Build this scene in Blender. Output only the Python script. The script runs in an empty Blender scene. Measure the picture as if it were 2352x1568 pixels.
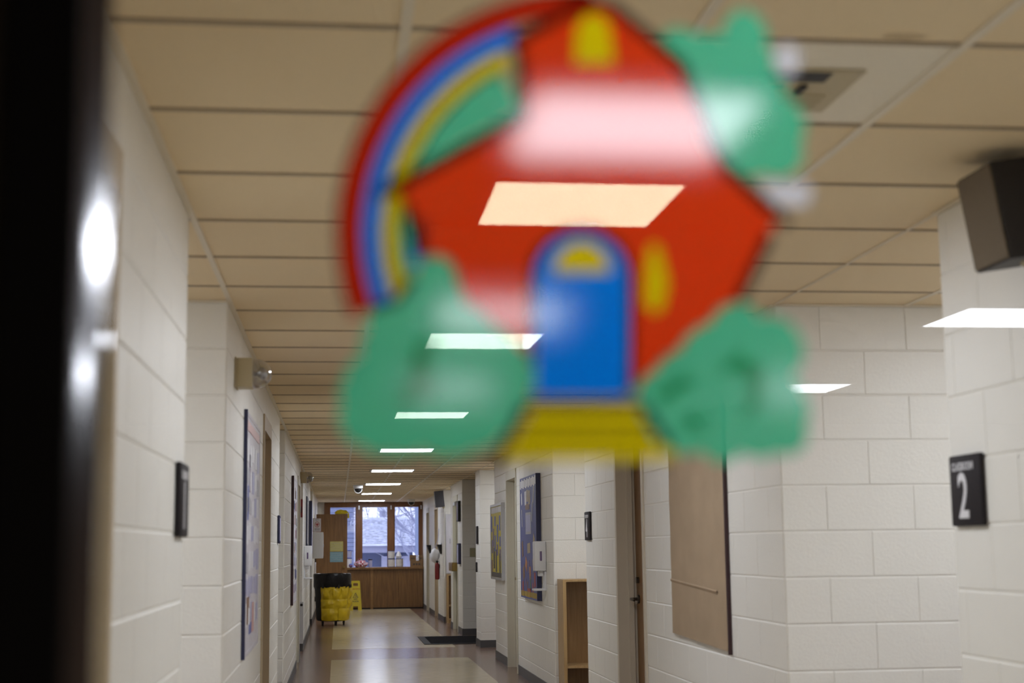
import bpy, bmesh, math, random
from mathutils import Vector, Matrix, noise
from mathutils.geometry import tessellate_polygon
random.seed(7)
scene = bpy.context.scene
COL = scene.collection
PI = math.pi
# ---------------------------------------------------------------- camera
CAM_Z = 1.37
def cam_axes(pitch, yaw, roll):
    cy, sy, cp, sp = math.cos(yaw), math.sin(yaw), math.cos(pitch), math.sin(pitch)
    f = Vector((sy*cp, cy*cp, sp)); r = Vector((cy, -sy, 0)); u = r.cross(f)
    cr, sr = math.cos(roll), math.sin(roll)
    return cr*r+sr*u, -sr*r+cr*u, f
cd = bpy.data.cameras.new('camera'); cam = bpy.data.objects.new('camera', cd); COL.objects.link(cam)
r_, u_, f_ = cam_axes(0.14072, 0.1199, -0.01216)
cam.matrix_world = Matrix(((r_.x, u_.x, -f_.x, 0), (r_.y, u_.y, -f_.y, 0), (r_.z, u_.z, -f_.z, CAM_Z), (0, 0, 0, 1)))
cd.sensor_width = 36; cd.lens = 3327.17/2352*36; cd.clip_start = .02; cd.clip_end = 400
cd.dof.use_dof = True; cd.dof.focus_distance = 15.0; cd.dof.aperture_fstop = 2.8
scene.camera = cam
# ---------------------------------------------------------------- world and exposure
w = bpy.data.worlds.new('overcast_sky'); scene.world = w; w.use_nodes = True
bg = w.node_tree.nodes['Background']; bg.inputs[0].default_value = (.72, .78, 1.0, 1); bg.inputs[1].default_value = 1.32; w.cycles.sampling_method = 'NONE'
vs = scene.view_settings
vs.view_transform = 'Standard'; vs.look = 'None'; vs.exposure = .66; vs.gamma = 1; vs.use_curve_mapping = False
LIGHT_STRENGTH = 14.0
scene.cycles.use_denoising = True
scene.cycles.max_bounces = 7; scene.cycles.diffuse_bounces = 5; scene.cycles.glossy_bounces = 3; scene.cycles.transparent_max_bounces = 12
scene.cycles.use_adaptive_sampling = True; scene.cycles.adaptive_threshold = .1; scene.cycles.adaptive_min_samples = 12
scene.cycles.caustics_reflective = False; scene.cycles.caustics_refractive = False
scene.cycles.sample_clamp_indirect = 6
# ---------------------------------------------------------------- materials
def nodes_of(name):
    m = bpy.data.materials.new(name); m.use_nodes = True
    return m, m.node_tree.nodes, m.node_tree.links
def mat(name, col, rough=.5, vary=.0, scale=8, bump=0, bscale=60, metal=0, coat=0, spec=.5, stretch=None):
    m, N, L = nodes_of(name); b = N['Principled BSDF']
    b.inputs['Base Color'].default_value = (*col, 1); b.inputs['Roughness'].default_value = rough
    b.inputs['Metallic'].default_value = metal; b.inputs['Coat Weight'].default_value = coat
    b.inputs['Specular IOR Level'].default_value = spec
    if not (vary or bump): return m
    mp = N.new('ShaderNodeMapping'); geo = N.new('ShaderNodeNewGeometry')
    L.new(geo.outputs['Position'], mp.inputs[0])
    if stretch: mp.inputs['Scale'].default_value = stretch
    n = N.new('ShaderNodeTexNoise'); n.inputs['Scale'].default_value = scale; n.inputs['Detail'].default_value = 2
    L.new(mp.outputs[0], n.inputs['Vector'])
    if vary:
        r = N.new('ShaderNodeMapRange'); r.inputs[1].default_value = .3; r.inputs[2].default_value = .7
        r.inputs[3].default_value = 1-vary; r.inputs[4].default_value = 1+vary
        mx = N.new('ShaderNodeMix'); mx.data_type = 'RGBA'; mx.blend_type = 'MULTIPLY'; mx.inputs[0].default_value = 1
        mx.inputs[6].default_value = (*col, 1)
        L.new(n.outputs[0], r.inputs[0]); L.new(r.outputs[0], mx.inputs[7]); L.new(mx.outputs[2], b.inputs['Base Color'])
    if bump:
        n2 = N.new('ShaderNodeTexNoise'); n2.inputs['Scale'].default_value = bscale; n2.inputs['Detail'].default_value = 1
        L.new(mp.outputs[0], n2.inputs['Vector'])
        bp = N.new('ShaderNodeBump'); bp.inputs['Strength'].default_value = bump; bp.inputs['Distance'].default_value = .01
        L.new(n2.outputs[0], bp.inputs['Height']); L.new(bp.outputs[0], b.inputs['Normal'])
    return m
def wood(name, c1, c2, rough=.4, axis='z', scale=1.0):
    m, N, L = nodes_of(name); b = N['Principled BSDF']; b.inputs['Roughness'].default_value = rough
    geo = N.new('ShaderNodeNewGeometry'); mp = N.new('ShaderNodeMapping')
    s = {'z': (30, 30, 1.6), 'x': (1.6, 30, 30), 'y': (30, 1.6, 30)}[axis]
    mp.inputs['Scale'].default_value = tuple(v*scale for v in s)
    n = N.new('ShaderNodeTexNoise'); n.inputs['Scale'].default_value = 1.6; n.inputs['Detail'].default_value = 5; n.inputs['Distortion'].default_value = .6
    cr = N.new('ShaderNodeValToRGB'); cr.color_ramp.elements[0].color = (*c1, 1); cr.color_ramp.elements[1].color = (*c2, 1)
    cr.color_ramp.elements[0].position = .3; cr.color_ramp.elements[1].position = .7
    L.new(geo.outputs['Position'], mp.inputs[0]); L.new(mp.outputs[0], n.inputs['Vector']); L.new(n.outputs[0], cr.inputs[0]); L.new(cr.outputs[0], b.inputs['Base Color'])
    return m
def emit(name, col, s):
    m, N, L = nodes_of(name); N.remove(N['Principled BSDF']); e = N.new('ShaderNodeEmission')
    e.inputs[0].default_value = (*col, 1); e.inputs[1].default_value = s; L.new(e.outputs[0], N['Material Output'].inputs[0]); return m
def thin_glass(name, tint=(1, 1, 1), f0=.04, rough=0.0, power=5):
    m, N, L = nodes_of(name); N.remove(N['Principled BSDF'])
    lw = N.new('ShaderNodeLayerWeight'); lw.inputs[0].default_value = .5
    p = N.new('ShaderNodeMath'); p.operation = 'POWER'; p.inputs[1].default_value = power; L.new(lw.outputs['Facing'], p.inputs[0])
    r = N.new('ShaderNodeMapRange'); r.inputs[3].default_value = f0; r.inputs[4].default_value = 1; L.new(p.outputs[0], r.inputs[0])
    t = N.new('ShaderNodeBsdfTransparent'); t.inputs[0].default_value = (*tint, 1)
    g = N.new('ShaderNodeBsdfGlossy'); g.inputs['Roughness'].default_value = rough
    mx = N.new('ShaderNodeMixShader'); L.new(r.outputs[0], mx.inputs[0]); L.new(t.outputs[0], mx.inputs[1]); L.new(g.outputs[0], mx.inputs[2])
    L.new(mx.outputs[0], N['Material Output'].inputs[0]); return m
def vinyl(name, col, trans):
    # translucent printed sticker film with a slightly wavy gloss
    m, N, L = nodes_of(name); N.remove(N['Principled BSDF'])
    d = N.new('ShaderNodeBsdfDiffuse'); d.inputs[0].default_value = (*col, 1)
    tl = N.new('ShaderNodeBsdfTranslucent'); tl.inputs[0].default_value = (*col, 1)
    a = N.new('ShaderNodeMixShader'); a.inputs[0].default_value = .8; L.new(d.outputs[0], a.inputs[1]); L.new(tl.outputs[0], a.inputs[2])
    t = N.new('ShaderNodeBsdfTransparent'); t.inputs[0].default_value = (*trans, 1)
    ad = N.new('ShaderNodeMixShader'); ad.inputs[0].default_value = .10; L.new(a.outputs[0], ad.inputs[1]); L.new(t.outputs[0], ad.inputs[2])
    g = N.new('ShaderNodeBsdfGlossy'); g.distribution = 'BECKMANN'; g.inputs['Roughness'].default_value = .095
    mx = N.new('ShaderNodeMixShader'); mx.inputs[0].default_value = .042; L.new(ad.outputs[0], mx.inputs[1]); L.new(g.outputs[0], mx.inputs[2])
    L.new(mx.outputs[0], N['Material Output'].inputs[0]); return m
M = {}
M['block'] = mat('cream_block_paint', (.81, .79, .74), .42, 0, 3, .12, 90)
M['mortar'] = mat('cream_mortar_paint', (.76, .735, .68), .6)
M['tile'] = mat('ceiling_tile_fibre', (.88, .725, .49), .95, 0, 14, .25, 160)
M['tile_new'] = mat('ceiling_tile_new', (.90, .84, .72), .95, 0, 14, .2, 160)
M['teebar'] = mat('tee_bar_tan', (.82, .74, .60), .5)
M['teebar_shaded'] = mat('cross_tee_shaded_tan', (.42, .34, .24), .7)  # darker tan holds the shade on the cross pieces
M['lobby_wall'] = mat('lobby_brown_panelling', (.16, .10, .06), .6)
M['lobby_ceiling'] = mat('lobby_ceiling_board', (.30, .26, .20), .9)
M['ceil_core'] = mat('ceiling_void', (.10, .09, .08), .9)
M['floor_brown'] = mat('vinyl_floor_brown', (.17, .10, .072), .2, .18, 3, .02, 30, stretch=(2, 6, 1))
M['floor_tan'] = mat('vinyl_floor_tan', (.46, .385, .25), .2, .10, 3, .02, 30, stretch=(2, 6, 1))
M['base'] = mat('cove_base_grey', (.075, .075, .08), .45)
M['doorframe'] = mat('door_frame_tan', (.50, .40, .26), .45)
M['doorframe_light'] = mat('door_frame_light_tan', (.62, .555, .45), .45)
M['doorframe_cream'] = mat('door_frame_cream', (.62, .59, .48), .45)
M['door_wood'] = wood('door_oak', (.16, .075, .02), (.25, .125, .04))
M['door_tan'] = mat('door_painted_tan', (.42, .33, .25), .5)
M['oak'] = wood('cabinet_oak', (.12, .055, .016), (.23, .115, .035))
M['oak_x'] = wood('counter_oak', (.20, .10, .03), (.32, .17, .06), axis='x')
M['oak_trim'] = wood('window_trim_oak', (.11, .042, .012), (.18, .072, .02))
M['maple'] = wood('cubby_maple', (.36, .22, .09), (.47, .31, .14), .35)
M['cork'] = wood('cubby_back_maple', (.25, .14, .05), (.34, .20, .08), .35)
M['black'] = mat('black_plastic', (.009, .009, .010), .5, spec=.3)
M['blackmetal'] = mat('black_painted_steel', (.008, .006, .004), .8, spec=.1)
M['jamb'] = mat('brown_painted_jamb', (.022, .012, .004), .8, spec=.1)
M['chrome'] = mat('satin_steel_bead', (.62, .61, .62), .10, metal=1)
M['sign'] = mat('sign_black', (.016, .013, .016), .6, spec=.25)
M['white'] = mat('white_plastic', (.74, .74, .76), .4)
M['lettering'] = mat('sign_white_letters', (.70, .69, .72), .5)
M['silver'] = mat('aluminium_frame', (.55, .55, .57), .35, metal=.7)
M['navy'] = mat('navy_frame', (.018, .022, .075), .45)
M['maroon'] = mat('maroon_frame', (.035, .008, .012), .5)
M['kraft'] = mat('kraft_paper', (.385, .28, .18), .75, .06, 6, .1, 20)
M['blue_field'] = mat('blue_paper', (.085, .10, .30), .45, .08, 5)
M['white_field'] = mat('white_paper', (.62, .60, .66), .5, .06, 7)
M['yellow_field'] = mat('yellow_paper', (.60, .50, .02), .5)
M['beige'] = mat('beige_plastic', (.52, .44, .28), .5)
M['grille'] = mat('speaker_grille', (.14, .105, .065), .8, .25, 300)
M['speaker'] = mat('speaker_case', (.008, .006, .006), .5)
M['speaker_grey'] = mat('speaker_case_grey', (.045, .045, .055), .5)
M['red'] = mat('alarm_red', (.20, .008, .012), .4)
M['mat'] = mat('door_mat_black', (.010, .011, .014), .95, .3, 120, .3, 200, spec=.05)
M['rubber'] = mat('mat_rubber_edge', (.02, .02, .025), .6, spec=.2)
M['caddy'] = mat('yellow_vinyl_bag', (.62, .43, .005), .35, .1, 9, .25, 26)
M['yellow'] = mat('wet_floor_yellow', (.68, .54, .012), .4)
M['binbag'] = mat('black_bin_bag', (.005, .005, .006), .3, .0, 8, .5, 22, spec=.25)
M['redtext'] = mat('red_print', (.45, .03, .02), .5)
M['card'] = mat('cardboard', (.20, .115, .05), .8, .08, 9)
M['tin'] = mat('tin_label_cream', (.55, .52, .50), .4, .2, 40)
M['tin_band'] = mat('tin_rim_blue', (.05, .06, .16), .3)
M['clear'] = thin_glass('clear_globe', (.80, .80, .80), .14, .06, 1.4)
M['glass'] = thin_glass('door_glass', (.99, .99, .99), .04)
M['winglass'] = thin_glass('window_glass', (.96, .97, 1), .04)
M['lens'] = emit('light_lens', (.87, .92, 1.0), LIGHT_STRENGTH)
M['lightframe'] = mat('light_frame_white', (.72, .70, .68), .4)
M['paper_y'] = mat('note_yellow', (.52, .47, .16), .7, .15, 60)
M['paper_b'] = mat('note_blue', (.22, .38, .44), .7, .15, 60)
M['paper_w'] = mat('note_white', (.70, .69, .72), .6)
M['brass'] = mat('aged_brass', (.30, .20, .06), .35, metal=.9)
M['bronze'] = mat('dark_bronze', (.06, .05, .04), .3, metal=.8)
M['switch'] = mat('switch_plate_almond', (.34, .32, .20), .5)
for nm, c in dict(p_blue=(.10, .13, .40), p_purple=(.16, .11, .22), p_dark=(.035, .03, .03), p_brown=(.22, .11, .06), p_orange=(.50, .20, .07), p_red=(.38, .05, .05), p_green=(.10, .22, .08), p_tan=(.42, .33, .20), p_grey=(.42, .42, .46), p_white=(.75, .75, .80), p_pink=(.60, .35, .34), p_lilac=(.42, .42, .62), p_gold=(.40, .27, .03)).items():
    M[nm] = mat('print_'+nm[2:], c, .4)
# ---------------------------------------------------------------- mesh helpers
ORG = {}
def _link(name, me, parent, c):
    o = bpy.data.objects.new(name, me); COL.objects.link(o)
    if parent: o.parent = parent
    o.location = Vector(c)-(ORG[parent] if parent else Vector((0, 0, 0)))
    ORG[o] = Vector(c); return o
def tag(o, label=None, cat=None, group=None, kind=None):
    if label: o['label'] = label
    if cat: o['category'] = cat
    if group: o['group'] = group
    if kind: o['kind'] = kind
    return o
def thing(name, label, cat, loc, group=None):
    o = bpy.data.objects.new(name, None); COL.objects.link(o); o.location = loc; o.empty_display_size = .1
    ORG[o] = Vector(loc); return tag(o, label, cat, group)
def structure(name, loc=(0, 0, 0)):
    o = bpy.data.objects.new(name, None); COL.objects.link(o); o.location = loc; o.empty_display_size = .1
    ORG[o] = Vector(loc); o['kind'] = 'structure'; return o
class MB:
    def __init__(s): s.v = []; s.f = []
    def box(s, x0, x1, y0, y1, z0, z1, bev=0):
        b = len(s.v)
        if not bev:
            s.v += [Vector(p) for p in ((x0,y0,z0),(x1,y0,z0),(x1,y1,z0),(x0,y1,z0),(x0,y0,z1),(x1,y0,z1),(x1,y1,z1),(x0,y1,z1))]
            s.f += [[b+i for i in q] for q in ((0,3,2,1),(4,5,6,7),(0,1,5,4),(1,2,6,5),(2,3,7,6),(3,0,4,7))]
            return s
        bm = bmesh.new(); bmesh.ops.create_cube(bm, size=1)
        for v in bm.verts: v.co = Vector(((x0+x1)/2+v.co.x*(x1-x0), (y0+y1)/2+v.co.y*(y1-y0), (z0+z1)/2+v.co.z*(z1-z0)))
        bmesh.ops.bevel(bm, geom=bm.edges[:], offset=bev, segments=2, profile=.5, affect='EDGES')
        return s.frombm(bm)
    def frombm(s, bm):
        b = len(s.v); bm.verts.index_update()
        s.v += [v.co.copy() for v in bm.verts]; s.f += [[b+v.index for v in f.verts] for f in bm.faces]; bm.free(); return s
    def ring_strip(s, rings, closed=True, cap0=True, cap1=True):
        b = len(s.v); n = len(rings[0])
        for r in rings: s.v += [Vector(p) for p in r]
        for i in range(len(rings)-1):
            for j in range(n if closed else n-1):
                k = (j+1) % n; s.f.append([b+i*n+j, b+i*n+k, b+(i+1)*n+k, b+(i+1)*n+j])
        if cap0: s.f.append([b+j for j in range(n)][::-1])
        if cap1: s.f.append([b+(len(rings)-1)*n+j for j in range(n)])
        return s
    def cyl(s, p0, p1, r0, r1=None, n=12, cap=True):
        r1 = r0 if r1 is None else r1; p0 = Vector(p0); p1 = Vector(p1); d = (p1-p0).normalized()
        a = d.orthogonal().normalized(); c = d.cross(a)
        ring = lambda p, r: [p+a*r*math.cos(2*PI*i/n)+c*r*math.sin(2*PI*i/n) for i in range(n)]
        return s.ring_strip([ring(p0, r0), ring(p1, r1)], True, cap, cap)
    def tube(s, pts, r, n=6):
        pts = [Vector(p) for p in pts]; rings = []; a = None
        for i, p in enumerate(pts):
            d = (pts[min(i+1, len(pts)-1)]-pts[max(i-1, 0)]).normalized()
            a = d.orthogonal().normalized() if a is None else (a-d*a.dot(d)).normalized()
            c = d.cross(a); rr = r[i] if isinstance(r, (list, tuple)) else r
            rings.append([p+a*rr*math.cos(2*PI*k/n)+c*rr*math.sin(2*PI*k/n) for k in range(n)])
        return s.ring_strip(rings)
    def lathe(s, prof, c, axis='z', n=20, cap0=True, cap1=True):
        c = Vector(c); rings = []
        for r, h in prof:
            R = []
            for i in range(n):
                a = 2*PI*i/n; x, y = r*math.cos(a), r*math.sin(a)
                R.append(c+{'z': Vector((x, y, h)), 'x': Vector((h, x, y)), 'y': Vector((x, h, y))}[axis])
            rings.append(R)
        return s.ring_strip(rings, True, cap0, cap1)
    def prism(s, poly, n0, n1):           # polygon in local (a, b), thickness along the third axis
        b = len(s.v); k = len(poly)
        s.v += [Vector((x, y, n0)) for x, y in poly]+[Vector((x, y, n1)) for x, y in poly]
        s.f += [[b+i for i in range(k)][::-1], [b+k+i for i in range(k)]]+[[b+i, b+(i+1) % k, b+k+(i+1) % k, b+k+i] for i in range(k)]
        return s
    def xf(s, m): s.v = [m @ v for v in s.v]; return s
    def build(s, name, m, parent=None, smooth=False, label=None):
        lo = Vector([min(v[i] for v in s.v) for i in range(3)]); hi = Vector([max(v[i] for v in s.v) for i in range(3)])
        c = Vector(((lo.x+hi.x)/2, (lo.y+hi.y)/2, lo.z if parent is None else (lo.z+hi.z)/2))
        me = bpy.data.meshes.new(name); me.from_pydata([v-c for v in s.v], [], s.f); me.materials.append(M[m] if isinstance(m, str) else m)
        if smooth:
            for p in me.polygons: p.use_smooth = True
            me.set_sharp_from_angle(angle=math.radians(40))
        o = _link(name, me, parent, c)
        if label: o['label'] = label
        return o
def bx(name, m, parent, *d, bev=0): return MB().box(*d, bev=bev).build(name, m, parent)
def struct_box(name, m, *d):
    o = MB().box(*d).build(name, m); o['kind'] = 'structure'; return o
# wall frames: local a = right as seen by somebody facing the wall, b = up, n = out of the wall
def frame(side, x, y, z):
    R, N = {'left': ((0, 1, 0), (1, 0, 0)), 'right': ((0, -1, 0), (-1, 0, 0)), 'front': ((1, 0, 0), (0, -1, 0))}[side]
    return Matrix(((R[0], 0, N[0], x), (R[1], 0, N[1], y), (0, 1, 0, z), (0, 0, 0, 1)))
def text_part(name, s, size, m, parent, F, a, b, n, wide=1.0, extrude=.0006, bold=0):
    cu = bpy.data.curves.new('lettering', 'FONT'); cu.body = s; cu.size = size; cu.align_x = 'CENTER'; cu.align_y = 'CENTER'; cu.extrude = extrude; cu.offset = bold; cu.resolution_u = 3
    t = bpy.data.objects.new('lettering', cu); COL.objects.link(t)
    dg = bpy.context.evaluated_depsgraph_get(); dg.update()
    me = bpy.data.meshes.new_from_object(t.evaluated_get(dg)); bpy.data.objects.remove(t); bpy.data.curves.remove(cu)
    mb = MB(); mb.v = [Vector((a+v.co.x*wide, b+v.co.y, n+v.co.z)) for v in me.vertices]; mb.f = [list(p.vertices) for p in me.polygons]
    bpy.data.meshes.remove(me)
    return mb.xf(F).build(name, m, parent)
# ================================================================ THE SETTING
XL, XR, CEIL, FAR = -.485, 1.962, 2.4395, 34.2
ALC = .85                                   # depth of the coat alcoves
BH, BL, PR = .2032, .4064, .0031            # concrete block course, length, relief
_bm = {}
def block_mesh(L):
    k = round(L, 3)
    if k not in _bm:
        g, c, h = .0015, .0045, BH/2; u = L/2
        vs_ = [(x*(u-g*.5), 0, z*(h-g)) for x, z in ((-1,-1),(1,-1),(1,1),(-1,1))]+[(x*(u-g*.5-c*.6), PR, z*(h-g-c)) for x, z in ((-1,-1),(1,-1),(1,1),(-1,1))]
        me = bpy.data.meshes.new('block'); me.from_pydata(vs_, [], [(4,7,6,5),(0,4,5,1),(1,5,6,2),(2,6,7,3),(3,7,4,0)]); me.materials.append(M['block']); _bm[k] = me
    return _bm[k]
ROT = {'left': -PI/2, 'right': PI/2, 'front': PI}
def lay_blocks(parent, side, fixed, u0, u1, holes=(), phase=0.0):
    for c in range(12):
        z = (c+.5)*BH; spans = [(u0, u1)]
        for h0, h1, ht in holes:
            if c*BH < ht-.01:
                spans = [q for a, b in spans for q in ((a, min(b, h0)), (max(a, h1), b)) if q[1]-q[0] > .03]
        for a, b in spans:
            k = math.floor((a-phase)/BL)-1
            while True:
                s = phase+k*BL+(BL/2 if c % 2 else 0); e = s+BL; k += 1
                if s >= b-.02: break
                s2, e2 = max(s, a), min(e, b)
                if e2-s2 < .02: continue
                if e2-s2 > BL-.012: s2, e2 = s, e
                m = (s2+e2)/2
                p = (m, fixed, z) if side == 'front' else (fixed, m, z)
                o = _link('block', block_mesh(e2-s2), parent, p); o.rotation_euler = (0, 0, ROT[side])
def wall_segment(side, y0, y1, holes=(), end=True, thick=1.0):
    s = -1 if side == 'left' else 1; xf = XL if s < 0 else XR
    X = lambda d: xf+s*d
    mb = MB(); cuts = sorted(holes); y = y0+.0004
    bxx = lambda d0, d1, a, b, z0, z1: mb.box(min(X(d0), X(d1)), max(X(d0), X(d1)), a, b, z0, z1)
    for h0, h1, ht in cuts:
        bxx(0, thick, y, h0, 0, 2.46); bxx(.2, thick, h0, h1, 0, ht); bxx(0, thick, h0, h1, ht, 2.46); y = h1
    bxx(0, thick, y, y1, 0, 2.46)
    o = mb.build('wall_'+side, 'mortar'); o['kind'] = 'structure'
    lay_blocks(o, side, xf, y0, y1, holes, y0)
    if end: lay_blocks(o, 'front', y0, *( (xf-ALC, xf) if s < 0 else (xf, xf+ALC)), (), xf)
    # rubber cove base
    b = MB(); y = y0
    for h0, h1, ht in cuts:
        if h0-y > .08: b.box(min(xf, xf-s*.012), max(xf, xf-s*.012), y-.012, h0-.05, 0, .10)
        y = h1+.05
    b.box(min(xf, xf-s*.012), max(xf, xf-s*.012), (y-.012 if y == y0 else y), y1, 0, .10)
    if end: b.box(min(xf, xf+s*ALC), max(xf, xf+s*ALC), y0-.012, y0, 0, .10)
    q = b.build('baseboard_'+side, 'base'); q['kind'] = 'structure'
    return o
def back_of_alcove(side, y0, y1):
    s = -1 if side == 'left' else 1; xf = XL if s < 0 else XR
    o = MB().box(min(xf+s*ALC, xf+s*1.0), max(xf+s*ALC, xf+s*1.0), y0, y1, 0, 2.46).build('wall_'+side, 'block'); o['kind'] = 'structure'
DT = 2.235
wall_segment('left', .96, 4.65, [(2.2, 3.16, DT)], end=False)
wall_segment('left', 6.32, 12.05, [(9.40, 10.38, DT)])
wall_segment('left', 13.28, 18.9, [(17.40, 18.36, DT)])
wall_segment('left', 20.3, 25.4)
wall_segment('left', 27.3, 34.5)
wall_segment('right', .96, 4.48, end=False)
wall_segment('right', 6.3, 11.5, [(9.24, 10.2, DT)])
wall_segment('right', 13.28, 18.3, [(16.02, 16.98, DT)])
wall_segment('right', 20.27, 20.9)
wall_segment('right', 23.2, 25.6, [(24.05, 25.05, DT)])
wall_segment('right', 27.3, 34.5, [(28.9, 29.8, DT), (31.7, 32.6, DT)])
for a, b in ((12.05, 13.28), (18.9, 20.3), (25.4, 27.3)): back_of_alcove('left', a, b)
for a, b in ((11.5, 13.28), (18.3, 20.27), (25.6, 27.3)): back_of_alcove('right', a, b)
# cross hall between the first and second wall pieces
struct_box('wall_left', 'block', -3.35, -3.2, 4.3, 6.6, 0, 2.46)
struct_box('wall_right', 'block', 4.7, 4.85, 4.3, 6.6, 0, 2.46)
for a, b in ((-3.2, XL-1.0), (XR+1.0, 4.7)):
    struct_box('wall_back', 'block', a, b, 6.31, 6.46, 0, 2.46); struct_box('wall_front', 'block', a, b, 4.4, 4.55, 0, 2.46)
# side hall that opens on the right
struct_box('wall_back', 'block', XR+1.0, 5.5, 23.2, 23.35, 0, 2.46)
struct_box('wall_front', 'block', XR+1.0, 5.5, 20.75, 20.9, 0, 2.46)
struct_box('wall_right', 'block', 5.5, 5.65, 20.7, 23.4, 0, 2.46)
# floor with tan panels let into the brown field
fl = struct_box('floor', 'floor_brown', -3.4, 5.7, .9, 34.5, -.1, 0)
for a, b in ((20.5, 33.72), (7.6, 18.54), (1.2, 6.6)):
    bx('floor_panel', 'floor_tan', fl, -.08, 1.63, a, b, -.004, .0012)
# ceiling: void, grid bars, lay-in tiles
T, TX, TY = .61, .13465, 2.9043
ce = struct_box('ceiling', 'ceil_core', -3.4, 5.7, .9, 34.5, 2.462, 2.56)
LROWS = (-3, 2, 7, 14, 21, 28, 35, 42, 49)
def tile_mesh(wx, wy, m):
    me = bpy.data.meshes.new('ceiling_tile'); x, y = wx/2-.011, wy/2-.009
    me.from_pydata([(-x,-y,0),(x,-y,0),(x,y,0),(-x,y,0),(-x,-y,.012),(x,-y,.012),(x,y,.012),(-x,y,.012)], [], [(0,3,2,1),(4,5,6,7),(0,1,5,4),(1,2,6,5),(2,3,7,6),(3,0,4,7)])
    me.materials.append(M[m]); return me
TM = {}
def put_tile(x0, x1, y0, y1, m='tile'):
    k = (round(x1-x0, 3), round(y1-y0, 3), m)
    if k not in TM: TM[k] = tile_mesh(x1-x0, y1-y0, m)
    return _link('ceiling_tile', TM[k], ce, ((x0+x1)/2, (y0+y1)/2, CEIL+.006))
cols = [TX+i*T for i in range(-1, 4)]
alc_l = [(4.65, 6.32), (12.05, 13.28), (18.9, 20.3), (25.4, 27.3)]
alc_r = [(4.48, 6.3), (11.5, 13.28), (18.3, 23.2), (25.6, 27.3)]
cross = MB()
for k in range(-3, 52):
    y0 = TY+k*T; y1 = min(y0+T, FAR)
    if y1-y0 < .08: continue
    for i in range(4):
        a, b = cols[i], cols[i+1]
        if k in LROWS and i in (1, 2):
            if i == 1: b -= .305
            else: a += .305
        m = 'tile_new' if (k == 0 and i == 2) else 'tile'
        put_tile(a, b, y0, y1, m)
    ext = (XL, XR)
    for q0, q1 in alc_l:
        if y1 > q0+.02 and y0 < q1-.02:
            a, b = max(y0, q0), min(y1, q1)
            put_tile(TX-2*T, TX-T, a, b)
            if q0 == 4.65:
                for i in range(-5, -2): put_tile(TX+i*T, TX+(i+1)*T, a, b) if not (k == 3 and i in (-3, -4)) else None
                if k == 3:
                    put_tile(TX-4*T, TX-3.5*T, a, b); put_tile(TX-2.5*T, TX-2*T, a, b)
            else: put_tile(XL-ALC, TX-2*T, a, b)
            if q0 < y0 < q1: ext = (XL-ALC if q0 != 4.65 else -3.2, ext[1])
    for q0, q1 in alc_r:
        if y1 > q0+.02 and y0 < q1-.02:
            a, b = max(y0, q0), min(y1, q1)
            put_tile(TX+3*T, TX+4*T, a, b)
            if q0 == 4.48:
                for i in range(4, 7): put_tile(TX+i*T, TX+(i+1)*T, a, b) if not (k == 3 and i in (4, 5)) else None
                if k == 3:
                    put_tile(TX+4*T, TX+4.5*T, a, b); put_tile(TX+5.5*T, TX+6*T, a, b)
            else: put_tile(TX+4*T, XR+ALC if q1 != 23.2 else TX+5*T, a, b)
            if q0 < y0 < q1: ext = (ext[0], XR+ALC if q1 not in (23.2, 6.3) else (5.5 if q1 == 23.2 else 4.7))
    bx('cross_tee', 'teebar_shaded', ce, ext[0], ext[1], y0-.0095, y0+.0095, CEIL+.0008, CEIL+.007)
for i in range(-1, 4):
    x = TX+i*T; xa = max(x-.012, XL)
    bx('main_tee', 'teebar', ce, xa, min(x+.012, XR), .96, FAR, CEIL, CEIL+.0075)
for a, b in alc_l: bx('main_tee', 'teebar', ce, TX-2*T-.012, TX-2*T+.012, a, b, CEIL, CEIL+.0075)
for a, b in alc_r: bx('main_tee', 'teebar', ce, TX+4*T-.012, TX+4*T+.012, a, b, CEIL, CEIL+.0075)
# wall angles under the ceiling edge
def angle(x0, x1, y0, y1): bx('wall_angle', 'teebar', ce, x0, x1, y0, y1, CEIL-.003, CEIL+.004)
for a, b in ((.96, 4.65), (6.32, 12.05), (13.28, 18.9), (20.3, 25.4), (27.3, FAR)): angle(XL, XL+.022, a, b)
for a, b in ((.96, 4.48), (6.3, 11.5), (13.28, 18.3), (20.27, 20.9), (23.2, 25.6), (27.3, FAR)): angle(XR-.022, XR, a, b)
for y in (6.32, 13.28, 20.3, 27.3): angle(XL-ALC, XL, y-.022, y)
for y in (6.3, 13.28, 20.27, 27.3, 23.2): angle(XR, XR+ALC, y-.022, y)
# water stain on one tile: tea coloured irregular ring with its own outline
def blob(cx, cy, rx, ry, n, seed):
    rr = random.Random(seed); return [(cx+rx*(.8+.35*rr.random())*math.cos(2*PI*i/n), cy+ry*(.8+.35*rr.random())*math.sin(2*PI*i/n)) for i in range(n)]
M['stain'] = mat('water_stain', (.62, .49, .31), .95, .08, 20)
st = MB().prism(blob(1.205, 2.868, .05, .022, 14, 3), CEIL+.0052, CEIL+.0068).build('water_stain', 'stain', ce)
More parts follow.
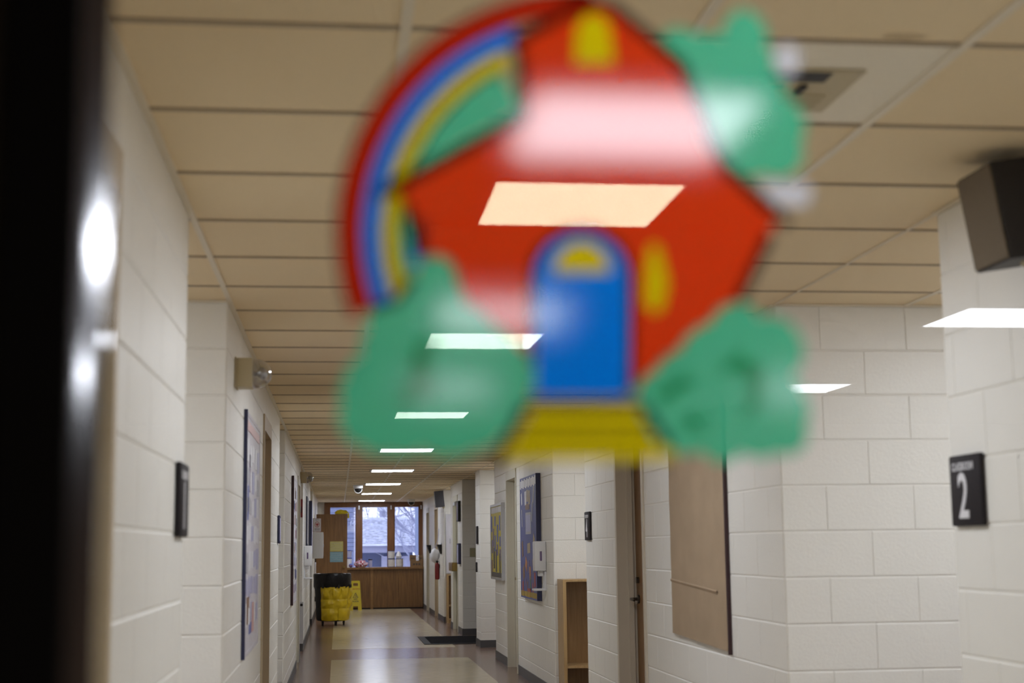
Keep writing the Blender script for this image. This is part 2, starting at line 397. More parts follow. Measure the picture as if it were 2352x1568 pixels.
# ---------------------------------------------------------------- far window
FW = 34.2
wf = struct_box('wall_back', 'block', -1.6, 3.2, FW+.02, FW+.14, 0, .90)
bx('wall_panel', 'block', wf, -1.6, -.327, FW+.02, FW+.14, .90, 2.5)
bx('wall_panel', 'block', wf, XR+.02, 3.2, FW+.02, FW+.14, .90, 2.5)
bx('wall_panel', 'block', wf, -.327, XR+.02, FW+.02, FW+.14, 2.44, 2.5)
wn = structure('window_1', (.82, FW, .9))
for x0, x1 in ((-.327, -.205), (.414, .541), (1.15, 1.292), (1.878, XR)): bx('mullion', 'oak_trim', wn, x0, x1, FW-.06, FW+.1, .90, 2.4395)
for x0, x1 in ((-.205, .414), (.541, 1.15), (1.292, 1.878)):
    bx('head_rail', 'oak_trim', wn, x0, x1, FW-.06, FW+.1, 2.325, 2.4395)
    bx('sill_rail', 'oak_trim', wn, x0, x1, FW-.06, FW+.1, .90, .945)
    bx('pane', 'winglass', wn, x0, x1, FW+.02, FW+.026, .945, 2.325)
    for q in ((x0-.0, x0+.018), (x1-.018, x1)): bx('sash_stop', 'oak_trim', wn, q[0], q[1], FW-.03, FW+.015, .945, 2.325)
for x in (.478, 1.221, 1.92): bx('roller_bracket', 'silver', wn, x-.015, x+.015, FW-.09, FW-.06, 2.27, 2.36)
# ---------------------------------------------------------------- doors of the hall
def wall_door(num, side, y0, y1, fm, leaf, handle_y=None, handle='lever', rec=.12):
    s = -1 if side == 'left' else 1; xf = XL if s < 0 else XR
    X = lambda d: xf+s*d
    d = structure('door_%d' % num, (X(.1), (y0+y1)/2, 0))
    rng = lambda a, b: (min(X(a), X(b)), max(X(a), X(b)))
    fr = MB()
    for a, b in ((y0-.0, y0+.05), (y1-.05, y1)): fr.box(*rng(-.014, .2), a, b, 0, DT)
    fr.box(*rng(-.014, .2), y0+.05, y1-.05, DT-.10, DT)
    for a, b in ((y0+.05, y0+.066), (y1-.066, y1-.05)): fr.box(*rng(rec-.055, rec-.02), a, b, 0, DT-.1)
    fr.build('door_frame', fm, d)
    lf = bx('door_leaf', leaf, d, *rng(rec, rec+.044), y0+.054, y1-.054, .008, DT-.104)
    if handle_y:
        if handle == 'lever':
            h = MB().cyl((X(rec), handle_y, 1.0), (X(rec-.012), handle_y, 1.0), .03, n=16).cyl((X(rec-.012), handle_y, 1.0), (X(rec-.06), handle_y, 1.0), .011, n=10)
            h.tube([(X(rec-.055), handle_y, 1.0), (X(rec-.062), handle_y-.04, 1.0), (X(rec-.06), handle_y-.12, .995)], [.012, .011, .008], 8)
            h.build('lever_handle', 'bronze', lf, True)
            MB().cyl((X(rec), handle_y, 1.13), (X(rec-.02), handle_y, 1.13), .022, n=14).build('deadbolt', 'bronze', lf, True)
        else:
            bx('latch_bar', 'brass', lf, *rng(rec-.05, rec), handle_y-.12, handle_y, .99, 1.02)
    return d
wall_door(2, 'left', 2.2, 3.16, 'doorframe', 'doorframe_cream', 2.4)
wall_door(3, 'left', 9.40, 10.38, 'doorframe', 'door_wood', 9.6)
wall_door(4, 'left', 17.40, 18.36, 'doorframe_cream', 'door_tan', 17.6)
wall_door(5, 'right', 9.24, 10.2, 'doorframe_light', 'door_wood', 10.06)
wall_door(6, 'right', 16.02, 16.98, 'doorframe_cream', 'door_tan', 16.86, 'bar')
d7 = wall_door(7, 'right', 24.05, 25.05, 'doorframe_cream', 'doorframe_cream', None, rec=.06)
bx('push_bar', 'brass', d7, XR-.09, XR+.06, 24.2, 24.95, .98, 1.12, bev=.01)
bx('door_closer', 'silver', d7, XR-.05, XR+.05, 24.15, 24.5, 2.06, 2.12, bev=.006)
wall_door(8, 'right', 28.9, 29.8, 'doorframe', 'door_wood', 29.0)
wall_door(9, 'right', 31.7, 32.6, 'doorframe_cream', 'door_tan', 31.8)
# ---------------------------------------------------------------- glazed door in front of the camera
GY, G0, G1 = .9, -.158, .66
gd = structure('door_1', (.25, GY, 0))
bx('stile', 'blackmetal', gd, G0-.042, G0, GY-.024, GY+.024, .01, 2.08)
bx('stile', 'blackmetal', gd, G1, G1+.11, GY-.024, GY+.024, .01, 2.08)
bx('top_rail', 'blackmetal', gd, G0, G1, GY-.024, GY+.024, 1.98, 2.08)
bx('kick_panel', 'blackmetal', gd, G0, G1, GY-.024, GY+.024, .01, .92)
bx('glass_pane', 'glass', gd, G0+.001, G1, GY-.003, GY+.003, .92, 1.98)
# slender rounded glazing bead beside the pane
p = Vector((G0, GY-.0165, 0)); prof = [p.copy()]
for i in range(6):
    ang = math.radians(25.8+i*1.0); p = p+Vector((math.cos(ang), math.sin(ang), 0))*.0031; prof.append(p.copy())
bead = MB(); b0 = [(q.x, q.y, .92) for q in prof]; b1 = [(q.x, q.y, 1.98) for q in prof]
back = [(prof[-1].x, GY-.003), (G0, GY-.003)]
bead.ring_strip([b0+[(x, y, .92) for x, y in back], b1+[(x, y, 1.98) for x, y in back]])
bead.build('glazing_bead', 'chrome', gd, True)
jm = structure('trim_1', (.25, .93, 0))
bx('jamb', 'jamb', jm, G0-.16, G0-.046, GY-.05, .96, 0, 2.14)
bx('jamb', 'jamb', jm, G1+.114, G1+.17, GY-.05, .96, 0, 2.14)
bx('head', 'jamb', jm, G0-.046, G1+.114, GY-.05, .96, 2.085, 2.14)
lw = struct_box('wall_front', 'block', -4.5, G0-.16, .9, .96, 0, 2.46)
bx('wall_panel', 'block', lw, G1+.17, 8.0, .9, .96, 0, 2.46)
bx('wall_panel', 'block', lw, G0-.16, G1+.17, .9, .96, 2.14, 2.46)
# lobby on the camera's side of the glass
struct_box('floor', 'floor_brown', -4.5, 8.0, -11.0, .9, -.1, 0)
struct_box('ceiling', 'lobby_ceiling', -4.5, 8.0, -11.0, .96, 2.4455, 2.56)
struct_box('wall_left', 'lobby_wall', -4.65, -4.5, -11.0, .96, 0, 2.46)
struct_box('wall_right', 'lobby_wall', 8.0, 8.15, -11.0, .96, 0, 2.46)
struct_box('wall_back', 'lobby_wall', -4.65, 8.15, -11.15, -11.0, 0, 2.46)
# ---------------------------------------------------------------- ceiling lights
def ceiling_light(x, y, label, group, hx=.285):
    t = thing('ceiling_light', label, 'light', (x, y, CEIL-.004), group)
    r = MB()
    ex = hx+.02
    for q in ((-ex, ex, -.305, -.285), (-ex, ex, .285, .305), (-ex, -hx, -.285, .285), (hx, ex, -.285, .285)):
        r.box(x+q[0], x+q[1], y+q[2], y+q[3], CEIL-.004, CEIL+.014)
    r.build('light_frame', 'lightframe', t)
    g = MB(); g.v = [Vector((x+a, y+b, CEIL-.002)) for a, b in ((-hx, -.285), (-hx, .285), (hx, .285), (hx, -.285))]; g.f = [[0, 1, 2, 3]]; g.build('lens', 'lens', t)
names = ['square ceiling light panel glowing through the red house front of the decal', 'square ceiling light panel glowing through the upper part of the left decal bush',
 'square ceiling light panel glowing through the bottom of the left decal bush', 'square ceiling light panel seen just below the left decal bush',
 'second lit ceiling panel below the decal, counting down the hallway', 'third lit ceiling panel below the decal, level with the dome camera',
 'fourth lit ceiling panel below the decal, counting down the hallway', 'farthest lit ceiling panel, just in front of the far window']
for k, nm in zip(LROWS[1:], names): ceiling_light(TX+T, TY+(k+.5)*T, nm, 'hallway ceiling lights')
ceiling_light(TX+T, TY-2.5*T, 'assumed square ceiling light panel just beyond the glass door, unseen above the frame', 'hallway ceiling lights')  # unseen panel, assumed from the row spacing and added for brightness
for i, sd in ((-3, 'left'), (5, 'right')): ceiling_light(TX+i*T, TY+3.5*T, 'added unseen square ceiling light panel in the '+sd+' arm of the near cross hall', 'hallway ceiling lights')  # unseen lamps, added to brighten the facing block walls
for y, which in ((11.92, 'second'), (19.2, 'third'), (26.2, 'far')):
    ceiling_light(XR+.47, y, 'added unseen narrow ceiling light panel inside the %s right alcove' % which, 'added alcove ceiling lights', .14)  # unseen half-width lamps, added to lift the walls facing the camera
LB = {(3.18, -1.88): 'lobby ceiling panel mirrored as the upper bright spot on the steel bead', (5.62, -4.8): 'lobby ceiling panel mirrored as the lower bright spot on the steel bead',
 (3.18, -4.8): 'lobby ceiling panel mirrored in the glass below the near speaker', (3.18, -7.93): 'lobby ceiling panel mirrored in the glass beside the right decal bush',
 (.745, -1.78): 'lobby ceiling panel mirrored as a white haze on the decal roof and tree', (.745, -4.8): 'lobby ceiling panel mirrored on the blue decal door', (.745, -7.93): 'lobby ceiling panel mirrored faintly on the left decal bush'}
for (x, y), nm in LB.items(): ceiling_light(x, y, nm, 'lobby ceiling lights')
# ================================================================ STICKER ON THE GLASS
DECAL=[('rainbow_band','crimson',[(-145.4,-57.3),(-149.5,-44.2),(-152.4,-30.7),(-154.2,-17.0),(-154.7,-3.1),(-154.1,10.9),(-152.2,24.8),(-149.1,38.6),(-144.8,52.1),(-139.3,65.3),(-132.7,78.0),(-125.0,90.1),(-116.2,101.5),(-106.5,112.2),(-95.8,122.0),(-84.3,130.8),(-72.1,138.6),(-59.2,145.3),(-45.8,150.9),(-31.9,155.2),(-17.7,158.2),(-3.3,159.9),(11.2,160.3),(10.0,143.5),(-3.0,143.2),(-15.9,141.7),(-28.7,139.0),(-41.1,135.2),(-53.2,130.3),(-64.8,124.3),(-75.8,117.3),(-86.1,109.4),(-95.7,100.6),(-104.5,91.0),(-112.4,80.8),(-119.4,69.9),(-125.4,58.5),(-130.3,46.7),(-134.3,34.5),(-137.1,22.1),(-138.8,9.6),(-139.4,-3.0),(-139.0,-15.5),(-137.4,-27.9),(-134.8,-40.1),(-131.1,-51.9)]),('rainbow_band','blue',[(-131.9,-49.6),(-134.8,-40.1),(-137.0,-30.3),(-138.5,-20.4),(-139.3,-10.3),(-139.4,-0.2),(-138.8,9.9),(-137.4,20.0),(-135.4,30.0),(-132.7,39.9),(-129.2,49.6),(-125.1,59.1),(-120.3,68.3),(-114.9,77.2),(-108.8,85.7),(-102.2,93.7),(-95.0,101.3),(-87.3,108.4),(-79.1,114.9),(-70.4,120.9),(-61.4,126.2),(-51.9,130.8),(-42.2,134.8),(-38.5,122.5),(-47.3,119.0),(-55.9,114.7),(-64.2,109.9),(-72.1,104.5),(-79.6,98.6),(-86.6,92.2),(-93.2,85.2),(-99.3,77.9),(-104.8,70.2),(-109.8,62.1),(-114.2,53.7),(-118.0,45.1),(-121.1,36.2),(-123.7,27.2),(-125.5,18.0),(-126.8,8.8),(-127.4,-0.4),(-127.3,-9.7),(-126.6,-18.8),(-125.2,-27.9),(-123.2,-36.8),(-120.6,-45.5)]),('rainbow_band','yellow',[(-121.6,-43.5),(-123.9,-35.3),(-125.7,-27.0),(-126.9,-18.5),(-127.6,-9.9),(-127.7,-1.2),(-127.2,7.4),(-126.1,16.1),(-124.5,24.7),(-122.4,33.1),(-119.6,41.5),(-116.3,49.7),(-112.5,57.7),(-108.2,65.4),(-103.3,72.8),(-98.0,80.0),(-92.2,86.8),(-86.0,93.2),(-79.4,99.2),(-72.3,104.7),(-65.0,109.8),(-57.3,114.3),(-49.3,118.4),(-44.2,105.8),(-51.4,102.2),(-58.3,98.1),(-64.9,93.6),(-71.2,88.7),(-77.2,83.3),(-82.8,77.6),(-88.0,71.5),(-92.8,65.1),(-97.1,58.4),(-101.0,51.5),(-104.5,44.4),(-107.4,37.0),(-109.9,29.5),(-111.9,21.9),(-113.4,14.2),(-114.3,6.4),(-114.8,-1.4),(-114.7,-9.1),(-114.1,-16.9),(-113.0,-24.5),(-111.4,-32.0),(-109.3,-39.4)]),('rainbow_band','green',[(-113.0,28.7),(-110.5,36.7),(-107.4,44.5),(-103.8,52.1),(-99.7,59.5),(-95.1,66.6),(-90.1,73.4),(-84.5,79.8),(-78.6,85.9),(-72.2,91.5),(-65.5,96.7),(-58.4,101.4),(-51.0,105.7),(-37.4,79.0),(-75.7,56.4),(-110.6,34.2)]),('rainbow_band','green',[(-113.1,-36.4),(-114.6,-30.7),(-115.7,-25.0),(-116.6,-19.2),(-117.2,-13.3),(-117.5,-7.4),(-117.5,-1.5),(-117.2,4.5),(-116.7,10.4),(-109.0,9.5),(-109.5,4.0),(-109.8,-1.5),(-109.8,-7.1),(-109.5,-12.6),(-109.0,-18.1),(-108.2,-23.5),(-107.1,-28.9),(-105.7,-34.2)]),('rainbow_band','blue',[(-108.2,-23.0),(-108.8,-19.5),(-109.2,-15.9),(-109.5,-12.3),(-109.7,-8.8),(-109.8,-5.2),(-109.8,-1.5),(-109.7,2.1),(-109.4,5.7),(-98.4,4.9),(-98.6,1.6),(-98.8,-1.6),(-98.8,-4.9),(-98.7,-8.1),(-98.5,-11.4),(-98.3,-14.6),(-97.9,-17.8),(-97.4,-21.0)]),('house_front','red',[(-118.9,22.7),(-36.0,74.7),(-36.9,112.7),(-42.5,124.3),(6.9,153.2),(22.9,150.7),(68.6,112.1),(80.9,81.9),(94.3,43.9),(131.1,9.5),(124.0,-0.8),(101.4,-46.4),(91.2,-49.9),(83.2,-59.1),(71.5,-64.8),(62.6,-76.1),(45.8,-90.2),(33.6,-101.7),(30.4,-98.1),(32.0,-30.6),(31.1,-22.5),(28.0,-14.9),(23.1,-8.5),(16.5,-3.6),(8.8,-0.5),(0.5,0.4),(-7.8,-0.8),(-15.5,-4.0),(-22.2,-9.1),(-27.3,-15.6),(-30.6,-23.1),(-31.8,-31.2),(-32.5,-84.9),(-40.7,-74.6),(-57.2,-60.8),(-74.8,-47.0),(-79.1,-34.5),(-83.1,-21.9),(-92.8,-17.2),(-102.4,-20.7),(-107.9,-9.5),(-113.4,17.2)]),('house_door','blue',[(-30.6,-107.0),(-29.6,-31.2),(-28.4,-23.7),(-25.4,-16.7),(-20.6,-10.7),(-14.4,-6.0),(-7.2,-3.0),(0.5,-1.9),(8.2,-2.8),(15.3,-5.6),(21.4,-10.1),(26.0,-16.1),(28.8,-23.1),(29.7,-30.6),(27.9,-107.0)]),('door_window','yellow',[(-18.3,-27.7),(-18.3,-27.7),(-16.7,-19.8),(-12.6,-13.2),(-6.5,-8.7),(0.7,-7.0),(7.8,-8.5),(13.8,-12.8),(17.7,-19.5),(19.0,-27.3),(19.0,-27.3)]),('school_bell','yellow',[(-1.7,110.7),(-0.1,134.5),(5.3,143.6),(13.4,145.6),(19.8,141.7),(22.5,132.2),(24.3,111.5)]),('wall_lamp','yellow',[(41.1,-30.5),(45.1,-9.0),(50.8,-8.9),(56.4,-33.2),(52.5,-50.2),(46.7,-53.7),(40.6,-47.5)]),('bush','green',[(-105.2,-31.9),(-105.6,-29.2),(-105.4,-26.6),(-104.2,-24.3),(-102.4,-22.1),(-100.5,-19.9),(-98.3,-18.4),(-95.7,-17.8),(-92.8,-17.8),(-89.9,-17.7),(-87.3,-18.3),(-85.1,-19.7),(-83.1,-21.9),(-80.7,-24.5),(-79.1,-27.5),(-78.7,-30.8),(-79.1,-34.5),(-76.6,-37.3),(-75.0,-40.3),(-74.6,-43.8),(-75.0,-47.6),(-69.0,-48.9),(-63.9,-51.5),(-60.1,-55.9),(-57.2,-61.4),(-51.5,-62.9),(-46.7,-65.6),(-43.3,-69.8),(-40.7,-75.2),(-37.6,-76.9),(-35.2,-79.2),(-33.8,-82.2),(-33.1,-85.7),(-31.3,-90.3),(-30.6,-94.8),(-31.7,-99.2),(-33.9,-103.7),(-34.4,-107.6),(-35.6,-111.0),(-38.0,-113.8),(-41.3,-116.0),(-42.4,-121.0),(-44.5,-125.3),(-47.9,-128.5),(-52.4,-131.1),(-56.2,-135.6),(-60.5,-138.8),(-65.8,-140.3),(-71.6,-140.5),(-74.7,-142.9),(-77.9,-144.4),(-81.5,-144.6),(-85.2,-144.0),(-89.9,-144.6),(-94.2,-144.1),(-98.0,-142.1),(-101.5,-139.0),(-105.8,-142.0),(-110.4,-143.6),(-115.3,-143.5),(-120.3,-142.2),(-125.6,-143.1),(-130.5,-142.9),(-134.9,-140.8),(-139.1,-137.5),(-143.1,-136.5),(-146.4,-134.6),(-148.8,-131.7),(-150.6,-128.1),(-152.6,-124.1),(-153.5,-120.1),(-152.9,-116.0),(-151.3,-111.9),(-152.6,-107.6),(-152.9,-103.4),(-151.7,-99.4),(-149.4,-95.6),(-148.4,-91.0),(-146.5,-87.1),(-143.3,-84.2),(-139.3,-81.9),(-140.1,-77.3),(-139.8,-73.0),(-138.1,-69.1),(-135.2,-65.4),(-136.4,-61.8),(-136.7,-58.3),(-135.8,-54.9),(-133.9,-51.6),(-131.0,-49.0),(-127.8,-47.3),(-124.2,-46.9),(-120.3,-47.4),(-112.1,-43.1),(-111.6,-39.6),(-110.4,-36.4),(-108.2,-34.0)]),('bush','green',[(34.2,-102.8),(35.7,-98.5),(38.1,-95.0),(41.5,-92.5),(45.8,-90.8),(48.6,-85.4),(52.3,-81.1),(57.3,-78.3),(63.2,-76.7),(64.1,-72.9),(65.8,-69.7),(68.6,-67.3),(72.1,-65.4),(74.4,-62.7),(77.0,-60.7),(80.2,-59.8),(83.7,-59.7),(84.6,-56.0),(86.2,-52.8),(88.8,-50.4),(92.1,-48.5),(101.5,-44.7),(107.7,-47.5),(110.8,-49.0),(113.2,-50.9),(114.7,-53.6),(115.5,-56.9),(119.2,-55.3),(122.8,-54.6),(126.4,-55.2),(130.0,-56.8),(133.4,-57.6),(136.2,-59.0),(138.3,-61.4),(139.9,-64.4),(142.9,-68.9),(144.5,-73.5),(144.4,-78.5),(142.8,-83.8),(142.0,-87.1),(140.4,-89.9),(138.0,-92.0),(134.9,-93.7),(138.0,-95.3),(140.4,-97.4),(141.9,-100.2),(142.6,-103.6),(145.5,-109.0),(146.9,-114.5),(146.1,-120.2),(143.7,-126.0),(144.7,-129.8),(144.7,-133.4),(143.4,-136.7),(141.1,-140.0),(137.1,-142.7),(132.9,-144.3),(128.4,-144.3),(123.8,-143.3),(117.9,-145.6),(112.1,-146.5),(106.5,-145.3),(100.9,-142.6),(98.0,-145.7),(94.6,-147.8),(90.8,-148.7),(86.5,-148.6),(82.9,-148.0),(79.7,-146.6),(77.3,-144.2),(75.4,-141.1),(70.3,-143.1),(65.3,-143.8),(60.5,-142.6),(55.7,-140.2),(52.0,-139.4),(48.8,-137.8),(46.5,-135.2),(44.7,-131.9),(40.7,-128.5),(37.9,-124.6),(36.7,-120.0),(36.7,-114.7),(34.7,-112.1),(33.5,-109.2),(33.4,-106.1)]),('bush','green',[(61.4,114.9),(58.3,118.9),(56.5,123.3),(56.4,128.1),(57.5,133.3),(63.6,135.8),(69.6,136.8),(75.4,135.4),(81.0,132.5),(85.6,133.9),(90.1,134.1),(94.2,132.6),(98.0,130.0),(97.4,133.7),(97.6,137.3),(99.1,140.6),(101.5,143.7),(103.2,146.5),(105.3,148.7),(108.1,150.0),(111.2,150.7),(114.8,150.9),(118.0,150.3),(120.6,148.5),(123.0,145.9),(126.1,141.6),(128.0,137.0),(128.0,131.8),(126.7,126.4),(129.7,122.5),(131.5,118.2),(131.6,113.5),(130.5,108.5),(134.6,105.1),(137.5,101.1),(138.7,96.2),(138.7,90.7),(141.9,90.0),(144.6,88.7),(146.5,86.4),(148.0,83.5),(150.6,78.1),(151.7,72.6),(150.7,67.0),(148.2,61.2),(149.2,55.7),(148.9,50.5),(146.8,45.7),(143.3,41.0),(138.0,38.3),(132.7,36.9),(127.3,37.5),(122.0,39.5),(117.5,37.4),(113.1,36.5),(108.7,37.2),(104.4,39.1),(101.4,39.4),(98.9,40.3),(96.8,42.1),(95.2,44.5),(87.5,52.2),(82.4,61.0),(80.8,71.2),(81.8,82.5),(75.3,88.4),(70.8,95.3),(69.1,103.6),(69.5,112.7)]),('bush_shade','darkgreen',[(-106.7,-76.3),(-93.0,-65.2),(-95.9,-90.0),(-90.5,-105.1),(-109.5,-111.9),(-120.3,-114.6),(-112.2,-98.2)]),('bush_shade','darkgreen',[(45.4,-105.0),(65.6,-92.4),(74.0,-95.2),(62.4,-103.6),(50.9,-112.0)]),('bush_shade','darkgreen',[(85.5,-92.4),(100.3,-78.3),(117.2,-89.5),(114.9,-112.0),(101.6,-123.2),(108.0,-103.6),(102.8,-89.5)]),('bush_shade','darkgreen',[(61.9,-120.3),(73.3,-117.5),(78.7,-127.3),(67.4,-127.3)]),('door_step','yellow',[(-33.8,-113.8),(34.8,-113.9),(38.7,-123.0),(-36.7,-122.9)]),('door_step','yellow',[(-39.4,-124.5),(41.5,-124.7),(44.6,-134.4),(-43.7,-134.1)]),('door_step','yellow',[(-47.5,-135.7),(53.9,-136.1),(57.2,-146.8),(-54.8,-146.3)]),('painted_glare','white',[(117.4,34.1),(151.2,33.5),(154.5,26.0),(150.6,18.9),(132.9,18.0),(125.8,24.0)]),('painted_glare','white',[(135.6,126.1),(144.7,127.5),(149.5,121.0),(147.9,110.5),(139.3,105.7),(132.2,114.5)])]
STROKES=[([(-129.1,20.6),(-36.0,74.1),(-36.9,112.7),(-41.1,124.3),(6.9,153.8),(23.4,150.8),(69.2,112.1),(95.8,44.0),(137.1,5.8)],2.5),([(-111.5,15.8),(-103.3,-17.9)],1.95),([(125.2,-0.7),(102.0,-45.6)],2.22),([(-31.8,-31.2),(-30.6,-23.1),(-27.3,-15.6),(-22.2,-9.1),(-15.5,-4.0),(-7.8,-0.8),(0.5,0.4),(8.8,-0.5),(16.5,-3.6),(23.1,-8.5),(28.0,-14.9),(31.1,-22.5),(32.0,-30.6),(30.2,-103.6)],1.53),([(-32.4,-31.2),(-33.1,-85.7)],1.53),([(-38.6,-123.7),(40.7,-123.9)],0.97),([(-43.7,-134.9),(46.0,-135.2)],0.97),([(-37.1,-111.9),(38.2,-112.0)],1.39),([(-37.1,-111.9),(-55.3,-146.3)],1.67),([(36.8,-112.0),(54.4,-136.9)],1.67),([(-133.9,-52.2),(-117.0,-46.5),(-106.6,-31.9)],1.67),([(-145.4,-57.3),(-150.7,-39.2),(-153.8,-20.4),(-154.7,-1.3),(-153.3,17.9),(-149.5,36.9),(-143.5,55.4),(-135.3,73.3),(-125.0,90.1),(-112.7,105.6),(-98.6,119.6),(-82.8,131.9),(-65.7,142.1),(-47.5,150.2),(-28.4,156.1),(-8.7,159.4),(11.2,160.3)],0.83),([(-131.1,-51.9),(-135.5,-37.5),(-138.2,-22.6),(-139.4,-7.4),(-139.0,7.9),(-136.9,23.1),(-133.2,38.2),(-127.9,52.8),(-121.1,66.9),(-112.8,80.2),(-103.1,92.7),(-92.1,104.1),(-80.0,114.2),(-66.8,123.1),(-52.8,130.4),(-38.0,136.3),(-22.7,140.4)],0.56),([(-121.3,-43.5),(-124.4,-31.8),(-126.5,-19.7),(-127.4,-7.5),(-127.1,4.8),(-125.7,17.0),(-123.2,29.2),(-119.5,41.1),(-114.7,52.7),(-108.8,63.8),(-101.9,74.4),(-94.1,84.3),(-85.3,93.5),(-75.7,101.8),(-65.3,109.2),(-54.3,115.6),(-42.8,120.9)],0.56),([(-111.8,-38.1),(-114.3,-27.9),(-116.0,-17.5),(-116.7,-7.0),(-116.5,3.6),(-115.3,14.2),(-113.2,24.8),(-110.2,35.1),(-106.3,45.1),(-101.4,54.9),(-95.8,64.2),(-89.3,72.9),(-82.1,81.1),(-74.2,88.7),(-65.6,95.5),(-56.5,101.6),(-46.8,106.8)],0.56)]

VC = {'red': ((.88, .042, .004), (.45, .42, .26)), 'crimson': ((.58, .022, .004), (.3, .1, .08)), 'blue': ((.0003, .25, .99), (.05, .12, .3)), 'yellow': ((.86, .68, .002), (.3, .26, .05)),
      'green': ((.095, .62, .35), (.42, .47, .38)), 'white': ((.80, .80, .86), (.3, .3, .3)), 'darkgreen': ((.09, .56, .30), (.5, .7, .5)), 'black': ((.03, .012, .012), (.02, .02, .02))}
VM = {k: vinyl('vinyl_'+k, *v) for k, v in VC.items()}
dec = thing('window_sticker', 'large colourful schoolhouse and rainbow sticker on the near glass door', 'sticker', (.153, GY-.0034, 1.57))
def film(name, poly, y, m, holes=()):
    mb = MB(); loops = [[Vector((x, z, 0)) for x, z in q] for q in (poly, *holes)]; flat = [v for q in loops for v in q]
    mb.f = [list(f) for f in tessellate_polygon(loops)]; mb.v = [Vector((.153+v.x/1000, y, 1.57+v.y/1000)) for v in flat]
    return mb.build(name, m, dec)
HOLES = {'house_front': ('school_bell', 'wall_lamp'), 'house_door': ('door_window',)}
lay = {'rainbow_band': 0, 'house_front': 1, 'house_door': 2, 'door_window': 3, 'school_bell': 3, 'wall_lamp': 3, 'bush': 2, 'bush_shade': 3, 'door_step': 2, 'painted_glare': 0}  # the white film patches paint lobby glare beside the printed picture
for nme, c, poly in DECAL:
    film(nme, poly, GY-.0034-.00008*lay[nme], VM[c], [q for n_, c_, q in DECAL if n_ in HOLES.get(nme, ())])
for line, hw in STROKES:
    mb = MB(); Lp, Rp = [], []
    for i, (x, z) in enumerate(line):
        a = line[max(i-1, 0)]; b = line[min(i+1, len(line)-1)]; d = Vector((b[0]-a[0], b[1]-a[1])).normalized(); n = Vector((-d.y, d.x))*hw*1.5
        Lp.append((.153+(x+n.x)/1000, GY-.00382, 1.57+(z+n.y)/1000)); Rp.append((.153+(x-n.x)/1000, GY-.00382, 1.57+(z-n.y)/1000))
    mb.ring_strip([Lp, Rp], False, False, False).build('outline', VM['black'], dec)
# ================================================================ SIGNS
def room_sign(side, x, y, z, word, num, label, w_=.225, h_=.222, m='sign', num_size=.198, wide=.78):
    F = frame(side, x, y, z); t = thing('room_sign', label, 'sign', F @ Vector((0, -h_/2, 0)))
    pl = MB().box(-w_/2, w_/2, -h_/2, h_/2, .0042, .022, bev=.006).xf(F).build('plate', m, t, True)
    if word: text_part('word', word, .034, 'lettering', pl, F, -.012, h_*.33, .0222, .80, bold=.0006)
    if num: text_part('numeral', num, num_size, 'lettering', pl, F, -.014, -h_*.11, .0222, wide, bold=.003)
    return t
room_sign('right', XR, 4.34, 1.528, 'CLASSROOM', '2', 'black classroom sign with white numeral 2 on the near right wall')
room_sign('right', XR, 11.33, 1.525, 'CLASSROOM', '4', 'black classroom sign with white numeral 4 left of the brown door')
room_sign('left', XL, 4.51, 1.522, 'CLASSROOM', '1', 'black classroom sign seen edge-on at the end of the near left wall')
t = room_sign('left', XL, 11.86, 1.53, None, None, 'blue sign seen edge-on at the end of the second left wall', m='navy')
MB().box(-.095, .095, -.09, .09, .0222, .0228).xf(frame('left', XL, 11.86, 1.53)).build('sign_face', 'p_lilac', t)
room_sign('front', XL-.075, 27.3, 1.52, None, '5', 'black room sign with white numeral 5 left of the defibrillator cabinet', .15, .22)
room_sign('right', XR, 20.58, 1.54, None, None, 'black sign seen edge-on on the short pillar beyond the yellow board', .2, .25)
room_sign('right', XR, 20.72, 1.09, None, None, 'small dark plate low on the short pillar beyond the yellow board', .1, .14)
# ================================================================ BULLETIN BOARDS
def board(label, side, x, y, z, w_, h_, field, fr, items, fw=.022, depth=.03, border=None):
    F = frame(side, x, y, z); t = thing('bulletin_board', label, 'board', F @ Vector((0, -h_/2, 0)))
    MB().box(-w_/2+fw, w_/2-fw, -h_/2+fw, h_/2-fw, .0042, depth-.008).xf(F).build('field', field, t)
    for k_, q in enumerate(((-w_/2, -w_/2+fw, -h_/2, h_/2), (w_/2-fw, w_/2, -h_/2, h_/2), (-w_/2+fw, w_/2-fw, -h_/2, -h_/2+fw), (-w_/2+fw, w_/2-fw, h_/2-fw, h_/2))):
        near = fr == 'silver' or k_ == (0 if side == 'left' else 1)
        MB().box(*q, .0042, depth if near else depth-.006).xf(F).build('frame_strip', fr if near else field, t)
    for n_, (cx, cy, iw, ih, rot, m) in enumerate(items):
        R = Matrix.Translation((cx, cy, 0)) @ Matrix.Rotation(rot, 4, 'Z')
        MB().box(-iw/2, iw/2, -ih/2, ih/2, depth-.0078, depth-.0062+.0003*(n_ % 4)).xf(F @ R).build('paper_card', m, t)
    return t, F
rr = random.Random(4)
it = [(-.58+i*.105, .545+.012*(i % 2), .09, .085, .1*rr.uniform(-1, 1), 'p_white') for i in range(12)]
it += [(-.52, .40, .07, .12, .2, 'p_white'), (-.2, .40, .12, .14, .05, 'p_white'), (-.05, .42, .12, .12, -.05, 'p_tan'), (.10, .40, .12, .14, .05, 'p_tan'), (-.06, .31, .3, .06, 0, 'p_brown'), (.42, .43, .06, .2, -.4, 'p_grey'), (.3, .25, .05, .2, -.3, 'p_grey'), (-.5, .2, .05, .18, .2, 'p_grey')]
